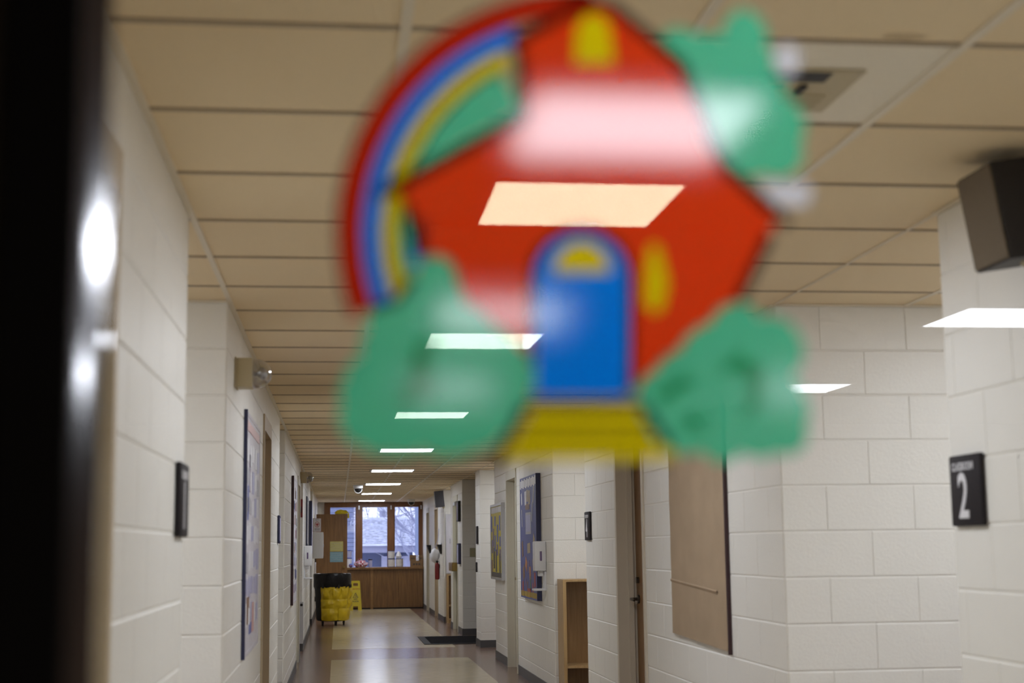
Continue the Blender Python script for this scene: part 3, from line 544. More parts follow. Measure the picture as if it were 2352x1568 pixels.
it += [(.0, .14, .42, .22, 0, 'p_grey'), (.0, .14, .36, .17, 0, 'p_lilac'), (.02, -.11, .22, .10, .05, 'p_tan'), (-.48, -.12, .1, .16, .2, 'p_brown'), (.4, -.05, .12, .14, -.5, 'p_tan'), (-.2, -.27, .14, .11, -.5, 'p_orange'), (.36, -.27, .1, .14, .5, 'p_tan'), (.0, -.30, .1, .12, .2, 'p_purple'), (-.4, -.36, .16, .13, .3, 'p_brown'), (.42, -.16, .1, .12, 0, 'p_purple'), (.10, -.36, .1, .13, .1, 'p_orange'), (.12, -.46, .05, .14, .05, 'p_green'), (-.25, -.46, .12, .05, .3, 'p_purple'), (-.48, -.5, .1, .1, .1, 'p_red'), (.45, -.42, .1, .14, .1, 'p_red'), (.02, -.53, .26, .035, 0, 'p_red'), (.30, -.5, .08, .09, .2, 'p_red'), (-.12, -.5, .05, .11, -.2, 'p_brown')]
it += [(-.57+i*.127, -.575, .11, .055, 0, 'p_gold') for i in range(10)]
blue_items = [(a, b, w2, h2, r2, m2) for a, b, w2, h2, r2, m2 in it]
board('blue bulletin board with cut-out papers behind the white dispenser', 'right', XR, 14.735, 1.465, 1.31, 1.235, 'blue_field', 'navy', blue_items, .02, .05)
it = [(-.5+i*.125, .385, .10, .07, .15*rr.uniform(-1, 1), 'p_white') for i in range(9)]
for cx, cy, hh, m2 in ((-.52, .22, .26, 'p_blue'), (-.13, .25, .16, 'p_blue'), (.40, .22, .24, 'p_blue'), (-.33, .05, .30, 'p_purple'), (-.13, -.02, .26, 'p_blue'), (.15, .10, .28, 'p_blue'), (.42, .0, .16, 'p_blue'), (.42, -.16, .18, 'p_purple'), (-.46, -.06, .22, 'p_purple'), (-.26, -.2, .34, 'p_dark'), (-.02, -.23, .36, 'p_dark'), (.12, -.1, .18, 'p_purple'), (.38, -.27, .34, 'p_dark'), (-.5, -.3, .2, 'p_brown')):
    it.append((cx, cy, .13, hh*.75, 0, m2))
it.append((0, -.40, 1.12, .055, 0, 'p_dark'))
board('yellow bulletin board with blue and black photo cards in a silver frame', 'right', XR, 17.83, 1.435, 1.24, .92, 'yellow_field', 'silver', it, .03, .045)
def collage(n, w_, h_, pal, seed):
    q = random.Random(seed); out = []
    nx, ny = n
    for i in range(nx):
        for j in range(ny):
            out.append((-w_/2+w_*(i+.5)/nx+q.uniform(-.02, .02), -h_/2+h_*(j+.5)/ny+q.uniform(-.015, .015), w_/nx*q.uniform(.6, .85), h_/ny*q.uniform(.55, .85), q.uniform(-.08, .08), q.choice(pal)))
    return out
it = collage((5, 7), 1.2, 1.0, ['p_white', 'p_white', 'p_lilac', 'p_grey', 'p_white', 'p_lilac', 'p_white', 'p_white'], 5)
it += [(0, .56, 1.15, .05, 0, 'p_pink'), (-.42, .16, .10, .18, 0, 'p_blue'), (-.3, .32, .06, .2, 0, 'p_purple'), (-.35, -.4, .2, .14, 0, 'p_brown'), (.1, -.45, .2, .16, 0, 'p_pink'), (-.1, -.5, .25, .06, 0, 'p_blue')]
board('white bulletin board with pastel cards and a thick navy edge on the left wall', 'left', XL, 8.17, 1.455, 1.33, 1.26, 'white_field', 'navy', it, .02, .022)
it = collage((6, 8), 1.2, 1.15, ['p_white', 'p_lilac', 'p_grey', 'p_tan', 'p_brown', 'p_purple', 'p_white', 'p_dark', 'p_pink', 'p_blue'], 9)
board('crowded photo board with a thick maroon edge on the far left wall', 'left', XL, 15.9, 1.465, 1.5, 1.32, 'white_field', 'maroon', it, .02, .03)
it = collage((5, 8), .5, 1.0, ['p_white', 'p_lilac', 'p_white', 'p_grey', 'p_blue', 'p_dark'], 12)+[(-.12, .1, .05, .25, 0, 'p_red')]
board('white notice board covered in papers inside the far right alcove', 'front', XR+.36, 27.3, 1.44, .66, 1.1, 'white_field', 'silver', it, .014, .03)
# kraft paper covered board
F = frame('right', XR, 7.82, 1.462); t = thing('covered_board', 'large board covered in plain brown paper on the right wall', 'board', F @ Vector((0, -.62, 0)))
MB().box(-.61, .60, -.595, .61, .0042, .016).xf(F).build('backing', 'navy', t)
g = MB(); nx, nz = 20, 18; w0, w1, h0, h1 = -.622, .605, -.60, .62
rows_ = []
for j in range(nz+1):
    b_ = h0+(h1-h0)*j/nz
    rows_.append([(w0+(w1-w0)*i/nx, b_-(.025*i/nx if j == 0 else 0), .0205+.0022*noise.noise((i*.35, j*.35, 1.3))+.0018*noise.noise((i*.9, j*.2, 4))) for i in range(nx+1)])
g.ring_strip(rows_, False, False, False); g.v += []
g.xf(F).build('brown_paper', 'kraft', t, True)
fold = MB(); fold.ring_strip([[(w0+(w1-w0)*i/14, -.285-.0035*i+k[0], .020+k[1]) for i in range(13)] for k in ((0, .002), (-.007, .008), (-.02, .002))], False, False, False)
fold.xf(F).build('paper_fold', 'kraft', t, True)
MB().box(.602, .620, -.64, .62, .0042, .022).xf(F).build('edge_strip', 'maroon', t)
# ================================================================ WALL EQUIPMENT
def dispenser(side, x, y, label):
    F = frame(side, x, y, 1.28); t = thing('sanitizer_dispenser', label, 'dispenser', F @ Vector((0, -.32, 0)), 'wall hand sanitizer stations')
    MB().box(-.075, .075, -.14, .14, .004, .115, bev=.012).xf(F).build('body', 'white', t, True)
    for s in (-1, 1):
        MB().box(s*.0752-.0012, s*.0752+.0012, -.045, .045, .045, .066).xf(F).build('sight_window', 'p_purple', t)
    MB().box(-.03, .03, -.19, -.14, .03, .075, bev=.006).xf(F).build('nozzle', 'white', t, True)
    MB().box(-.055, .055, -.32, -.14, .004, .02).xf(F).build('bracket', 'white', t)
    MB().box(-.07, .07, -.325, -.305, .004, .125, bev=.005).xf(F).build('drip_tray', 'white', t, True)
    return t
dispenser('right', XR, 13.82, 'white hand sanitizer dispenser with drip tray beside the blue board')
dispenser('left', XL, 20.95, 'white hand sanitizer dispenser with drip tray on the far left wall')
def emergency(y, z, label):
    F = frame('left', XL, y, z); t = thing('emergency_light', label, 'light', F @ Vector((0, -.07, 0)), 'beige emergency lights high on the left walls')
    MB().box(-.085, .085, -.07, .07, .004, .012, bev=.002).xf(F).build('wall_plate', 'beige', t)
    MB().box(-.07, .07, -.068, .068, .012, .085, bev=.006).xf(F).build('housing', 'beige', t, True)
    c = F @ Vector((0, 0, .085)); prof = [(.069, 0)]+[(.069*math.cos(a*PI/16), .015+.072*math.sin(a*PI/16)) for a in range(0, 8)]+[(.004, .087)]
    MB().lathe(prof, c, 'x', 24, False, True).build('clear_globe', 'clear', t, True)
    MB().lathe([(.012, 0), (.012, .02), (.026, .03), (.03, .045), (.02, .06), (.004, .064)], c, 'x', 14).build('bulb', 'silver', t, True)
emergency(6.86, 2.19, 'beige emergency light with a clear globe on the left wall near the ceiling')
emergency(18.62, 2.27, 'small beige emergency light on the far left wall by the tan door')
def speaker(x, y, z, w_, h_, d_, tilt, case, label):
    R = Matrix.Translation((x, y, z)) @ Matrix.Rotation(tilt, 4, 'Y')
    t = thing('wall_speaker', label, 'speaker', (x, y, z-h_/2))
    MB().box(0, d_, -w_/2, w_/2, -h_/2, h_/2, bev=.004).xf(R).build('case', case, t)
    MB().box(-.006, .0, -w_/2+.004, w_/2-.004, -h_/2+.006, h_/2-.006, bev=.002).xf(R).build('grille', 'grille' if case == 'speaker' else 'speaker_grey', t)
    MB().cyl((x+d_*.8, y, z-.10), (XR, y, z-.16), .022, n=12).build('bracket', 'beige', t, True)
    return t
speaker(1.793, 3.79, 2.265, .215, .275, .135, -.155, 'speaker', 'black box speaker with brown grille high on the near right wall')
t = speaker(1.79, 27.15, 2.26, .2, .30, .16, -.10, 'speaker_grey', 'dark grey wall speaker above the far right alcove')
# air diffuser in the pale ceiling tile
t = thing('air_diffuser', 'beige square air vent with dark slots in the pale ceiling tile', 'vent', (1.03, 3.245, CEIL-.012))
vz = CEIL+.005
MB().box(.862, 1.20, 3.085, 3.40, vz-.006, vz, bev=.002).build('face_plate', 'beige', t)
MB().box(.885, 1.125, 3.096, 3.165, vz-.0075, vz-.0062).build('slot', 'black', t)
MB().box(.90, 1.04, 3.185, 3.21, vz-.0075, vz-.0062).build('slot', 'black', t)
MB().box(1.075, 1.092, 3.185, 3.24, vz-.014, vz-.0062).xf(Matrix.Identity(4)).build('damper_lever', 'black', t)
for i in range(3): MB().box(.89, 1.16, 3.26+i*.04, 3.268+i*.04, vz-.010, vz-.0062).build('louvre', 'beige', t)
# fire alarm, papers, guard on the left
F = frame('front', XL-.035, 20.3, 1.93); t = thing('fire_alarm', 'dark red fire alarm plate on the far left wall end', 'alarm', F @ Vector((0, -.13, 0)))
MB().box(-.03, .03, -.125, .125, .004, .04, bev=.006).xf(F).build('housing', 'red', t)
MB().box(-.02, .02, -.06, .02, .04, .046).xf(F).build('strobe', 'maroon', t)
F = frame('left', XL, 22.6, 1.78); t = thing('hanging_poster', 'tall navy and white poster hanging on the far left wall', 'poster', F @ Vector((0, -.38, 0)))
MB().box(-.5, .5, -.38, .38, .004, .02).xf(F).build('sheet', 'navy', t)
for i in range(4): MB().box(-.45+i*.23, -.27+i*.23, -.33+.03*(i % 2), .3, .0202, .026).xf(F).build('paper_card', ('p_white', 'p_lilac', 'p_white', 'p_tan')[i], t)
F = frame('left', XL, 24.6, 1.72); t = thing('wall_poster', 'white paper with dark edge on the left wall before the numeral 5 sign', 'poster', F @ Vector((0, -.45, 0)))
MB().box(-.4, .4, -.42, .42, .004, .05).xf(F).build('sheet', 'p_lilac', t); MB().box(-.42, -.4, -.44, .44, .004, .055).xf(F).build('edge_strip', 'navy', t)
t = thing('corner_guard', 'grey steel corner guard on the left wall below the dispenser', 'guard', (XL, 20.29, .1))
MB().box(XL-.035, XL+.0145, 20.284, 20.2995, .1, .66).build('guard_plate', 'silver', t); MB().box(XL+.004, XL+.0145, 20.3, 20.35, .1, .66).build('guard_flange', 'silver', t)
MB().cyl((XL-.01, 20.284, .62), (XL-.01, 20.25, .62), .018, n=12).build('bumper', 'black', t)
# defibrillator cabinet and its flag sign
F = frame('front', -.385, 28.0, 1.44); t = thing('defibrillator_cabinet', 'white wall cabinet under the red heart sign on the left', 'cabinet', (XL, 28.1, 1.19))
MB().box(-.098, .10, -.245, .25, -.35, 0, bev=.008).xf(F).build('body', 'white', t, True)
MB().box(.1, .104, -.2, .2, -.3, -.05).xf(F).build('cabinet_door', 'paper_w', t)
MB().box(.104, .115, -.03, .02, -.06, -.04).xf(F).build('latch', 'silver', t)
F = frame('front', -.40, 28.0, 1.825); t = thing('defibrillator_sign', 'white flag sign with a red border and red heart symbol', 'sign', (XL, 28.0, 1.69))
MB().box(-.082, .078, -.132, .128, -.006, 0).xf(F).build('panel', 'red', t); fc = MB().box(-.076, .072, -.126, .122, 0, .001).xf(F).build('face', 'paper_w', t)
c = MB(); c.prism([(.045*math.cos(i*PI/10), .01+.055*math.sin(i*PI/10)) for i in range(20)], .001, .002).xf(F).build('ring', 'p_red', fc)
MB().prism([(.036*math.cos(i*PI/10), .01+.046*math.sin(i*PI/10)) for i in range(20)], .002, .0026).xf(F).build('ring_inside', 'paper_w', fc)
heart = [(0, -.03), (-.026, .012), (-.022, .03), (-.010, .034), (0, .024), (.010, .034), (.022, .03), (.026, .012)]
MB().prism(heart, .0026, .0034).xf(F).build('heart', 'p_red', fc)
text_part('word', 'AED', .034, 'p_purple', fc, F, 0, .095, .0012, 1.0)
for i in range(3): MB().box(-.05, .05, -.068-.016*i, -.062-.016*i, .001, .0016).xf(F).build('text_line', 'p_purple', fc)
# right far wall pieces
F = frame('right', XR, 23.62, 1.95); t = thing('framed_notice', 'dark framed notice high on the far right wall by the grey recess', 'notice', F @ Vector((0, -.17, 0)))
MB().box(-.16, .16, -.165, .165, .004, .045).xf(F).build('frame', 'black', t); MB().box(-.12, .10, -.14, .14, .045, .048).xf(F).build('sheet', 'p_purple', t)
F = frame('right', XR, 23.6, 1.27); t = thing('framed_notice', 'dark framed notice at waist height on the far right wall by the grey recess', 'notice', F @ Vector((0, -.17, 0)))
MB().box(-.16, .16, -.165, .165, .004, .045).xf(F).build('frame', 'navy', t); MB().box(-.12, .14, -.14, .14, .045, .05).xf(F).build('sheet', 'p_lilac', t)
F = frame('front', XR+.16, 23.2, 1.29); t = thing('light_switch', 'almond light switch plate on the grey recessed wall', 'switch', F @ Vector((0, -.07, 0)))
MB().box(-.045, .045, -.07, .07, .004, .010, bev=.002).xf(F).build('plate', 'switch', t); MB().box(-.008, .008, -.016, .016, .01, .02).xf(F).build('toggle', 'p_tan', t)
F = frame('front', XR+.30, 23.2, 2.25); t = thing('door_holder', 'short black bracket high on the grey recessed wall', 'bracket', F @ Vector((0, -.03, 0)))
MB().box(-.09, .14, -.016, .016, .03, .05).xf(F).build('arm', 'black', t); MB().box(-.09, -.06, -.04, .016, .004, .03).xf(F).build('foot', 'black', t)
for y, lb in ((27.95, 'black wall file pocket beside the far right alcove'), (31.25, 'black wall file pocket by the far window on the right')):
    F = frame('right', XR, y, 1.34); t = thing('file_pocket', lb, 'pocket', F @ Vector((0, -.09, 0)))
    g = MB(); g.v = [Vector(p) for p in ((-.15, -.09, .004), (.15, -.09, .004), (.15, .09, .004), (-.15, .09, .004), (-.15, -.09, .02), (.15, -.09, .02), (.15, .09, .09), (-.15, .09, .09))]
    g.f = [[0, 3, 2, 1], [4, 5, 6, 7], [0, 1, 5, 4], [1, 2, 6, 5], [2, 3, 7, 6], [3, 0, 4, 7]]; g.xf(F).build('pocket_body', 'black', t)
    MB().box(-.12, .12, -.02, .12, .0042, .012).xf(F).build('paper_sheet', 'paper_w', t)
F = frame('right', XR, 28.55, 1.22); t = thing('white_balloon', 'white oval cut-out hanging on the far right wall by the brown door frame', 'decoration', F @ Vector((0, -.14, 0)))
MB().lathe([(.01, -.14), (.06, -.11), (.085, -.04), (.085, .04), (.06, .11), (.01, .14)], F @ Vector((0, 0, .09)), 'z', 16).build('body', 'p_white', t, True)
MB().tube([F @ Vector((0, .14, .09)), F @ Vector((.02, .3, .03)), F @ Vector((0, .52, .01))], .006, 5).build('ribbon', 'p_lilac', t)
F = frame('right', XR, 28.4, .93); t = thing('fire_extinguisher', 'small dark red extinguisher hanging below the white oval', 'extinguisher', F @ Vector((0, -.18, 0)))
MB().lathe([(.03, -.17), (.045, -.15), (.045, .10), (.03, .14), (.015, .16)], F @ Vector((0, 0, .055)), 'z', 16).build('cylinder', 'red', t, True)
MB().box(-.02, .05, .155, .19, .03, .08).xf(F).build('valve', 'black', t); MB().box(-.02, .02, .05, .12, .004, .02).xf(F).build('bracket', 'black', t)
# ================================================================ CUBBIES IN THE ALCOVES
def cubby(x0, x1, y0, y1, zt, label):
    t = thing('wooden_cubby', label, 'cubby', ((x0+x1)/2, (y0+y1)/2, 0))
    for a in (x0, x1-.03): bx('side_panel', 'maple', t, a, a+.03, y0, y1, 0, zt)
    bx('top_panel', 'maple', t, x0+.03, x1-.03, y0, y1, zt-.02, zt)
    bx('back_panel', 'cork', t, x0+.03, x1-.03, y1-.015, y1, .06, zt-.02)
    for z in (.06, .30): bx('shelf', 'maple', t, x0+.03, x1-.03, y0+.005, y1-.015, z, z+.022)
    bx('toe_kick', 'maple', t, x0+.03, x1-.03, y0+.03, y0+.05, 0, .06)
cubby(XR+.025, XR+.82, 12.93, 13.262, 1.075, 'open wooden cubby shelf in the alcove below the bright block wall')
cubby(XR+.03, XR+.80, 26.95, 27.285, .88, 'wooden cubby shelf below the notice board in the far alcove')
# ================================================================ FAR END OF THE HALL
CF = 33.78
t = thing('base_cabinet', 'long oak base cabinet with sliding doors under the far window', 'cabinet', (.75, CF, 0))
bx('carcass', 'oak', t, -.47, 1.945, CF+.02, FW+.0, .0, .90)
for x0, x1 in ((-.42, .16), (.18, .735), (.80, 1.365), (1.372, 1.93)): bx('cabinet_door', 'oak', t, x0, x1, CF+.004, CF+.02, .03, .88)
bx('stile', 'oak_x', t, .738, .797, CF-.006, CF+.02, .0, .90)
bx('toe_kick', 'black', t, -.47, 1.945, CF+.015, CF+.02, 0, .03)
t = thing('counter_top', 'oak counter top along the sill of the far window', 'counter', (.75, CF, .90))
bx('slab', 'oak_x', t, -.47, 1.95, CF-.03, FW-.062, .9005, .942, bev=.006)
bx('edge_band', 'oak', t, -.47, 1.95, CF-.036, CF-.030, .895, .938)
CT = .9425
def tin(x, y, z, r, h, label):
    q = thing('tin_can', label, 'tin', (x, y, z), 'tins on the far counter')
    MB().lathe([(r, 0), (r, h)], (x, y, z), 'z', 20).build('can_body', 'tin', q, True)
    MB().lathe([(r+.004, h), (r+.004, h+.012), (r-.006, h+.012)], (x, y, z), 'z', 20).build('rim', 'tin_band', q, True)
    MB().lathe([(r+.003, 0), (r+.003, .01)], (x, y, z), 'z', 20).build('base_rim', 'tin_band', q, True)
tin(1.225, 34.0, CT, .083, .175, 'cream tin standing under another tin on the far counter')
tin(1.222, 34.0, CT+.189, .080, .17, 'upper cream tin of the stack on the far counter')
tin(1.412, 34.0, CT, .085, .18, 'cream tin with blue rim right of the stacked tins')
t = thing('tin_lid_paper', 'crumpled white paper bag standing on the right tin', 'paper', (1.40, 34.0, CT+.193))
g = MB(); g.lathe([(.06, 0), (.07, .05), (.045, .11), (.02, .16)], (1.39, 34.0, CT+.193), 'z', 9)
g.v = [v+Vector((noise.noise(v*30), noise.noise(v*30+Vector((5, 0, 0))), 0))*.02 for v in g.v]; g.build('paper_bag', 'paper_w', t)
def carton(x0, x1, y0, y1, z0, z1, label):
    q = thing('cardboard_box', label, 'box', ((x0+x1)/2, (y0+y1)/2, z0))
    bx('carton', 'card', q, x0, x1, y0, y1, z0, z1); bx('tape', 'p_tan', q, x0+(x1-x0)*.45, x0+(x1-x0)*.55, y0-.001, y1, z1, z1+.001)
    for i in range(3): bx('printed_mark', 'p_dark', q, x0+(x1-x0)*(.2+.22*i), x0+(x1-x0)*(.34+.22*i), y0-.0008, y0, z0+(z1-z0)*.3, z0+(z1-z0)*.55)
carton(1.66, 1.945, 33.86, 34.12, CT, CT+.135, 'long cardboard box at the right end of the counter')
carton(1.645, 1.79, 33.92, 34.1, CT+.1365, CT+.265, 'small cardboard box standing on the longer box')
carton(1.86, 1.945, 33.92, 34.1, CT+.1365, CT+.26, 'narrow cardboard box against the right wall')
for x, lb in ((1.805, 'white spray bottle between the small cardboard boxes'), (1.838, 'second white spray bottle leaning by the narrow box')):
    q = thing('spray_bottle', lb, 'bottle', (x, 33.9, CT+.1365))
    MB().lathe([(.014, 0), (.016, .06), (.007, .08), (.007, .10)], (x, 33.9, CT+.1365), 'z', 12).build('flask', 'p_white', q, True)
    bx('trigger_head', 'p_white', q, x-.012, x+.02, 33.89, 33.91, CT+.2365, CT+.262)
t = thing('checkered_bag', 'crumpled red and white checked bag on the far counter', 'bag', (.5, 33.93, CT))
chk = mat('red_white_check', (.5, .1, .1), .5); N_ = chk.node_tree.nodes; ck = N_.new('ShaderNodeTexChecker'); ck.inputs['Scale'].default_value = 26
ck.inputs[1].default_value = (.30, .012, .03, 1); ck.inputs[2].default_value = (.62, .52, .58, 1); ge = N_.new('ShaderNodeNewGeometry'); chk.node_tree.links.new(ge.outputs[0], ck.inputs[0]); chk.node_tree.links.new(ck.outputs[0], N_['Principled BSDF'].inputs['Base Color'])
bm = bmesh.new(); bmesh.ops.create_icosphere(bm, subdivisions=4, radius=1)
for v in bm.verts:
    q = v.co.copy(); k = 1+.28*noise.noise(q*2.2)+.14*noise.noise(q*5); v.co = Vector((.52+.15*q.x*k, 33.93+.12*q.y*k, CT+max(0, .075+.085*q.z*k)))
MB().frombm(bm).build('bag_body', chk, t, True)
MB().tube([(.42, 33.9, CT+.12), (.47, 33.88, CT+.19), (.53, 33.88, CT+.19), (.57, 33.9, CT+.12)], .008, 6).build('bag_handle', chk, t, True)
def tub(x, y, z, r, h, m, lid, label):
    q = thing('plastic_tub', label, 'tub', (x, y, z))
    MB().lathe([(r*.85, 0), (r, h)], (x, y, z), 'z', 18).build('tub_body', m, q, True); MB().lathe([(r*1.06, h), (r*1.06, h+.02), (r*.9, h+.026)], (x, y, z), 'z', 18).build('lid', lid, q, True)
tub(.235, 34.03, CT, .08, .20, 'p_white', 'p_blue', 'white tub with blue lid at the left of the counter')
tub(.235, 34.03, CT+.228, .078, .15, 'p_lilac', 'p_blue', 'upper pale tub with dark lid stacked by the oak door')
tub(.74, 34.07, CT, .045, .16, 'p_lilac', 'black', 'slim bottle with black cap behind the checked bag')
t = thing('toy_ball', 'small blue ball on the counter beside the checked bag', 'ball', (.285, 33.84, CT))
MB().lathe([(.004, 0)]+[(.045*math.sin(a*PI/10), .045-.045*math.cos(a*PI/10)) for a in range(1, 10)]+[(.004, .09)], (.285, 33.84, CT), 'z', 16).build('ball_shell', 'p_blue', t, True)
MB().lathe([(.0456, .041), (.0458, .049)], (.285, 33.84, CT), 'z', 16).build('stripe', 'p_red', t)
# open oak door with notes
t = thing('open_door', 'oak door standing open across the left of the far hall', 'door', (-.13, 30.7, 0))
bx('leaf', 'door_wood', t, -.455, .182, 30.68, 30.724, .012, 2.09)
bx('painted_lit_edge', 'oak_x', t, .182, .186, 30.68, 30.724, .012, 2.09)  # lighter oak strip paints the window light on the door edge
for z in (.3, 1.1, 1.9): bx('hinge', 'bronze', t, -.4845, -.455, 30.69, 30.715, z, z+.1)
MB().cyl((.12, 30.68, 1.0), (.12, 30.62, 1.0), .025, n=14).build('knob', 'brass', t, True)
for z0, z1, m, lb in ((1.32, 1.525, 'paper_y', 'pale yellow paper taped to the open oak door'), (1.10, 1.31, 'paper_b', 'pale blue paper taped below the yellow one')):
    q = thing('paper_note', lb, 'note', (-.035, 30.679, z0)); sh = bx('sheet', m, q, -.17, .10, 30.677, 30.6795, z0, z1)
    for i in range(4): bx('writing_line', 'p_grey', sh, -.15, .08-.02*(i % 2), 30.6762, 30.677, z1-.04-.04*i, z1-.034-.04*i)
t = thing('yellow_cloth', 'crumpled yellow cloth hanging over the top of the open oak door', 'cloth', (.09, 30.7, 2.0))
bm = bmesh.new(); bmesh.ops.create_icosphere(bm, subdivisions=3, radius=1)
for v in bm.verts:
    q = v.co.copy(); k = 1+.35*noise.noise(q*2.5+Vector((3, 1, 0))); v.co = Vector((.07+.13*q.x*k, 30.70+.06*q.y*k, max(2.0915, 2.12+.055*q.z*k)))
MB().frombm(bm).build('cloth_body', 'yellow', t, True); MB().box(.187, .225, 30.66, 30.71, 2.0, 2.11, bev=.012).build('cloth_corner', 'yellow', t, True)
# wet floor sign
t = thing('wet_floor_sign', 'yellow folding wet floor sign standing by the oak cabinet', 'sign', (.393, 33.3, 0))
for s in (-1, 1):
    R = Matrix.Translation((.393, 33.3+s*.10, 0)) @ (Matrix.Rotation(PI, 4, 'Z') if s > 0 else Matrix.Identity(4)) @ Matrix.Rotation(-.15, 4, 'X') @ frame('front', 0, 0, 0)
    p_ = MB()
    W = lambda z: .138-.045*z/.66
    def strip(z0, z1, f0, f1):
        p_.prism([(f0*W(z0), z0), (f1*W(z0), z0), (f1*W(z1), z1), (f0*W(z1), z1)], -.006, .006)
    strip(0, .09, -1, -.42); strip(0, .09, .42, 1); strip(.09, .545, -1, 1); strip(.545, .61, -1, -.55); strip(.545, .61, .55, 1); strip(.61, .66, -1, 1)
    pn = p_.xf(R).build('panel', 'yellow', t)
    if s < 0:
        text_part('word_caution', 'CAUTION', .042, 'redtext', pn, R, 0, .475, .0065, 1.0)
        tri = MB(); tri.prism([(-.06, .28), (.06, .28), (0, .40)], .006, .0072).xf(R).build('triangle', 'p_dark', pn)
        MB().prism([(-.043, .288), (.043, .288), (0, .378)], .0072, .0082).xf(R).build('triangle_inside', 'yellow', pn)
        MB().prism([(-.012, .292), (.002, .31), (-.006, .335), (.008, .355), (.014, .345), (.008, .325), (.022, .30), (.012, .296), (.002, .30)], .0082, .009).xf(R).build('slipping_figure', 'p_dark', pn)
        text_part('word_wet', 'WET', .04, 'p_dark', pn, R, 0, .245, .0065, 1.1, bold=.001)
        text_part('word_floor', 'FLOOR', .04, 'p_dark', pn, R, 0, .20, .0065, 1.1, bold=.001)
MB().box(.33, .456, 33.29, 33.31, .635, .652).build('hinge', 'yellow', t)
# trash can on wheels with tool bag
TX0, TY0 = -.105, 27.0
t = thing('trash_can', 'black wheeled trash can with bin liner and yellow tool bag', 'trash can', (TX0, TY0, 0))
MB().lathe([(.27, .09), (.285, .13), (.318, .70), (.32, .84), (.335, .845), (.335, .87), (.30, .875)], (TX0, TY0, 0), 'z', 32).build('barrel', 'black', t, True)
g = MB(); rings = []
for j, (r, z) in enumerate(((.322, .66), (.337, .70), (.340, .80), (.345, .885), (.335, .925), (.30, .93), (.27, .90))):
    rings.append([(TX0+(r+.010*noise.noise((i*.7, j*.8, 0)))*math.cos(2*PI*i/40), TY0+(r+.010*noise.noise((i*.7, j*.8, 0)))*math.sin(2*PI*i/40), z+.012*noise.noise((i*.5, j, 3))) for i in range(40)])
g.ring_strip(rings, True, False, False).build('bin_liner', 'binbag', t, True)
MB().lathe([(.22, .075), (.26, .085), (.26, .125), (.24, .13)], (TX0, TY0, 0), 'z', 28).build('dolly', 'black', t, True)
for k in range(5):
    a = -PI/2+.35+k*2*PI/5; cx, cy = TX0+.21*math.cos(a), TY0+.21*math.sin(a)
    wv = MB().cyl((cx-.014, cy, .038), (cx+.014, cy, .038), .038, n=14); wo = wv.build('caster', 'black', t, True)
    MB().box(cx-.02, cx+.02, cy-.012, cy+.012, .03, .078).build('fork', 'bronze', wo)
def wrap(a0, a1, r0, z0, z1, na, nz, amp, seed, bulge):
    m_ = MB(); rows = []
    for j in range(nz+1):
        f = j/nz; z = z0+(z1-z0)*f; row = []
        for i in range(na+1):
            g_ = i/na; a = math.radians(a0+(a1-a0)*g_)
            rr_ = r0+.02*f+bulge*math.sin(PI*min(f*1.0, 1))*math.sin(PI*g_)+amp*noise.noise((i*.55+seed, j*.6, seed))
            row.append((TX0+rr_*math.cos(a), TY0+rr_*math.sin(a), z-.012*math.sin(PI*g_)*(1-f)))
        rows.append(row)
    return m_.ring_strip(rows, False, False, False)
tb = wrap(-128, 25, .312, .12, .70, 40, 16, .012, 1.7, .01).build('tool_bag', 'caddy', t, True)
for z0, z1, sd, aa in ((.10, .31, 3, ((-124, -72), (-70, -22))), (.30, .47, 5, ((-126, -80), (-78, -34), (-32, 10))), (.47, .66, 8, ((-124, -96), (-94, -62), (-60, -30), (-28, 12)))):
    for a0, a1 in aa: wrap(a0, a1, .325, z0, z1, 12, 7, .018, sd+a0, .03).build('bag_pocket', 'caddy', tb, True)
for a in (-118, -70, -25, 15):
    q = math.radians(a); MB().box(-.02, .02, -.008, .008, -.03, .03).xf(Matrix.Translation((TX0+.352*math.cos(q), TY0+.352*math.sin(q), .70)) @ Matrix.Rotation(q+PI/2, 4, 'Z')).build('strap_clip', 'black', tb)
# door mat
t = thing('door_mat', 'black floor mat lying before the side opening on the right', 'mat', (2.0, 22.0, 0))
MB().box(1.33, 2.9, 21.2, 22.8, .002, .012).build('pile', 'mat', t)
g = MB()
for (x0, x1, y0, y1) in ((1.23, 2.95, 21.1, 21.2), (1.23, 2.95, 22.8, 22.9), (1.23, 1.33, 21.2, 22.8)): g.box(x0, x1, y0, y1, .0015, .009)
g.build('rubber_edge', 'rubber', t)
# dome cameras
def dome(x, y, label):
    q = thing('dome_camera', label, 'camera', (x, y, CEIL-.14), 'ceiling dome cameras')
    MB().lathe([(.085, 0), (.08, -.05), (.065, -.06)], (x, y, CEIL), 'z', 22).build('mount', 'white', q, True)
    MB().lathe([(.06, -.06)]+[(.06*math.cos(a*PI/14), -.062-.062*math.sin(a*PI/14)) for a in range(1, 7)]+[(.003, -.124)], (x, y, CEIL), 'z', 22).build('dome', 'black', q, True)
    MB().tube([(x+.066*math.cos(a*PI/8), y-.02, CEIL-.066-.07*math.sin(a*PI/8)) for a in range(0, 9)], .006, 6).build('trim_ring', 'white', q, True)
dome(.33, 24.9, 'dome security camera on the ceiling left of the lit panels')
dome(1.60, 32.3, 'dome security camera on the ceiling above the right window pane')
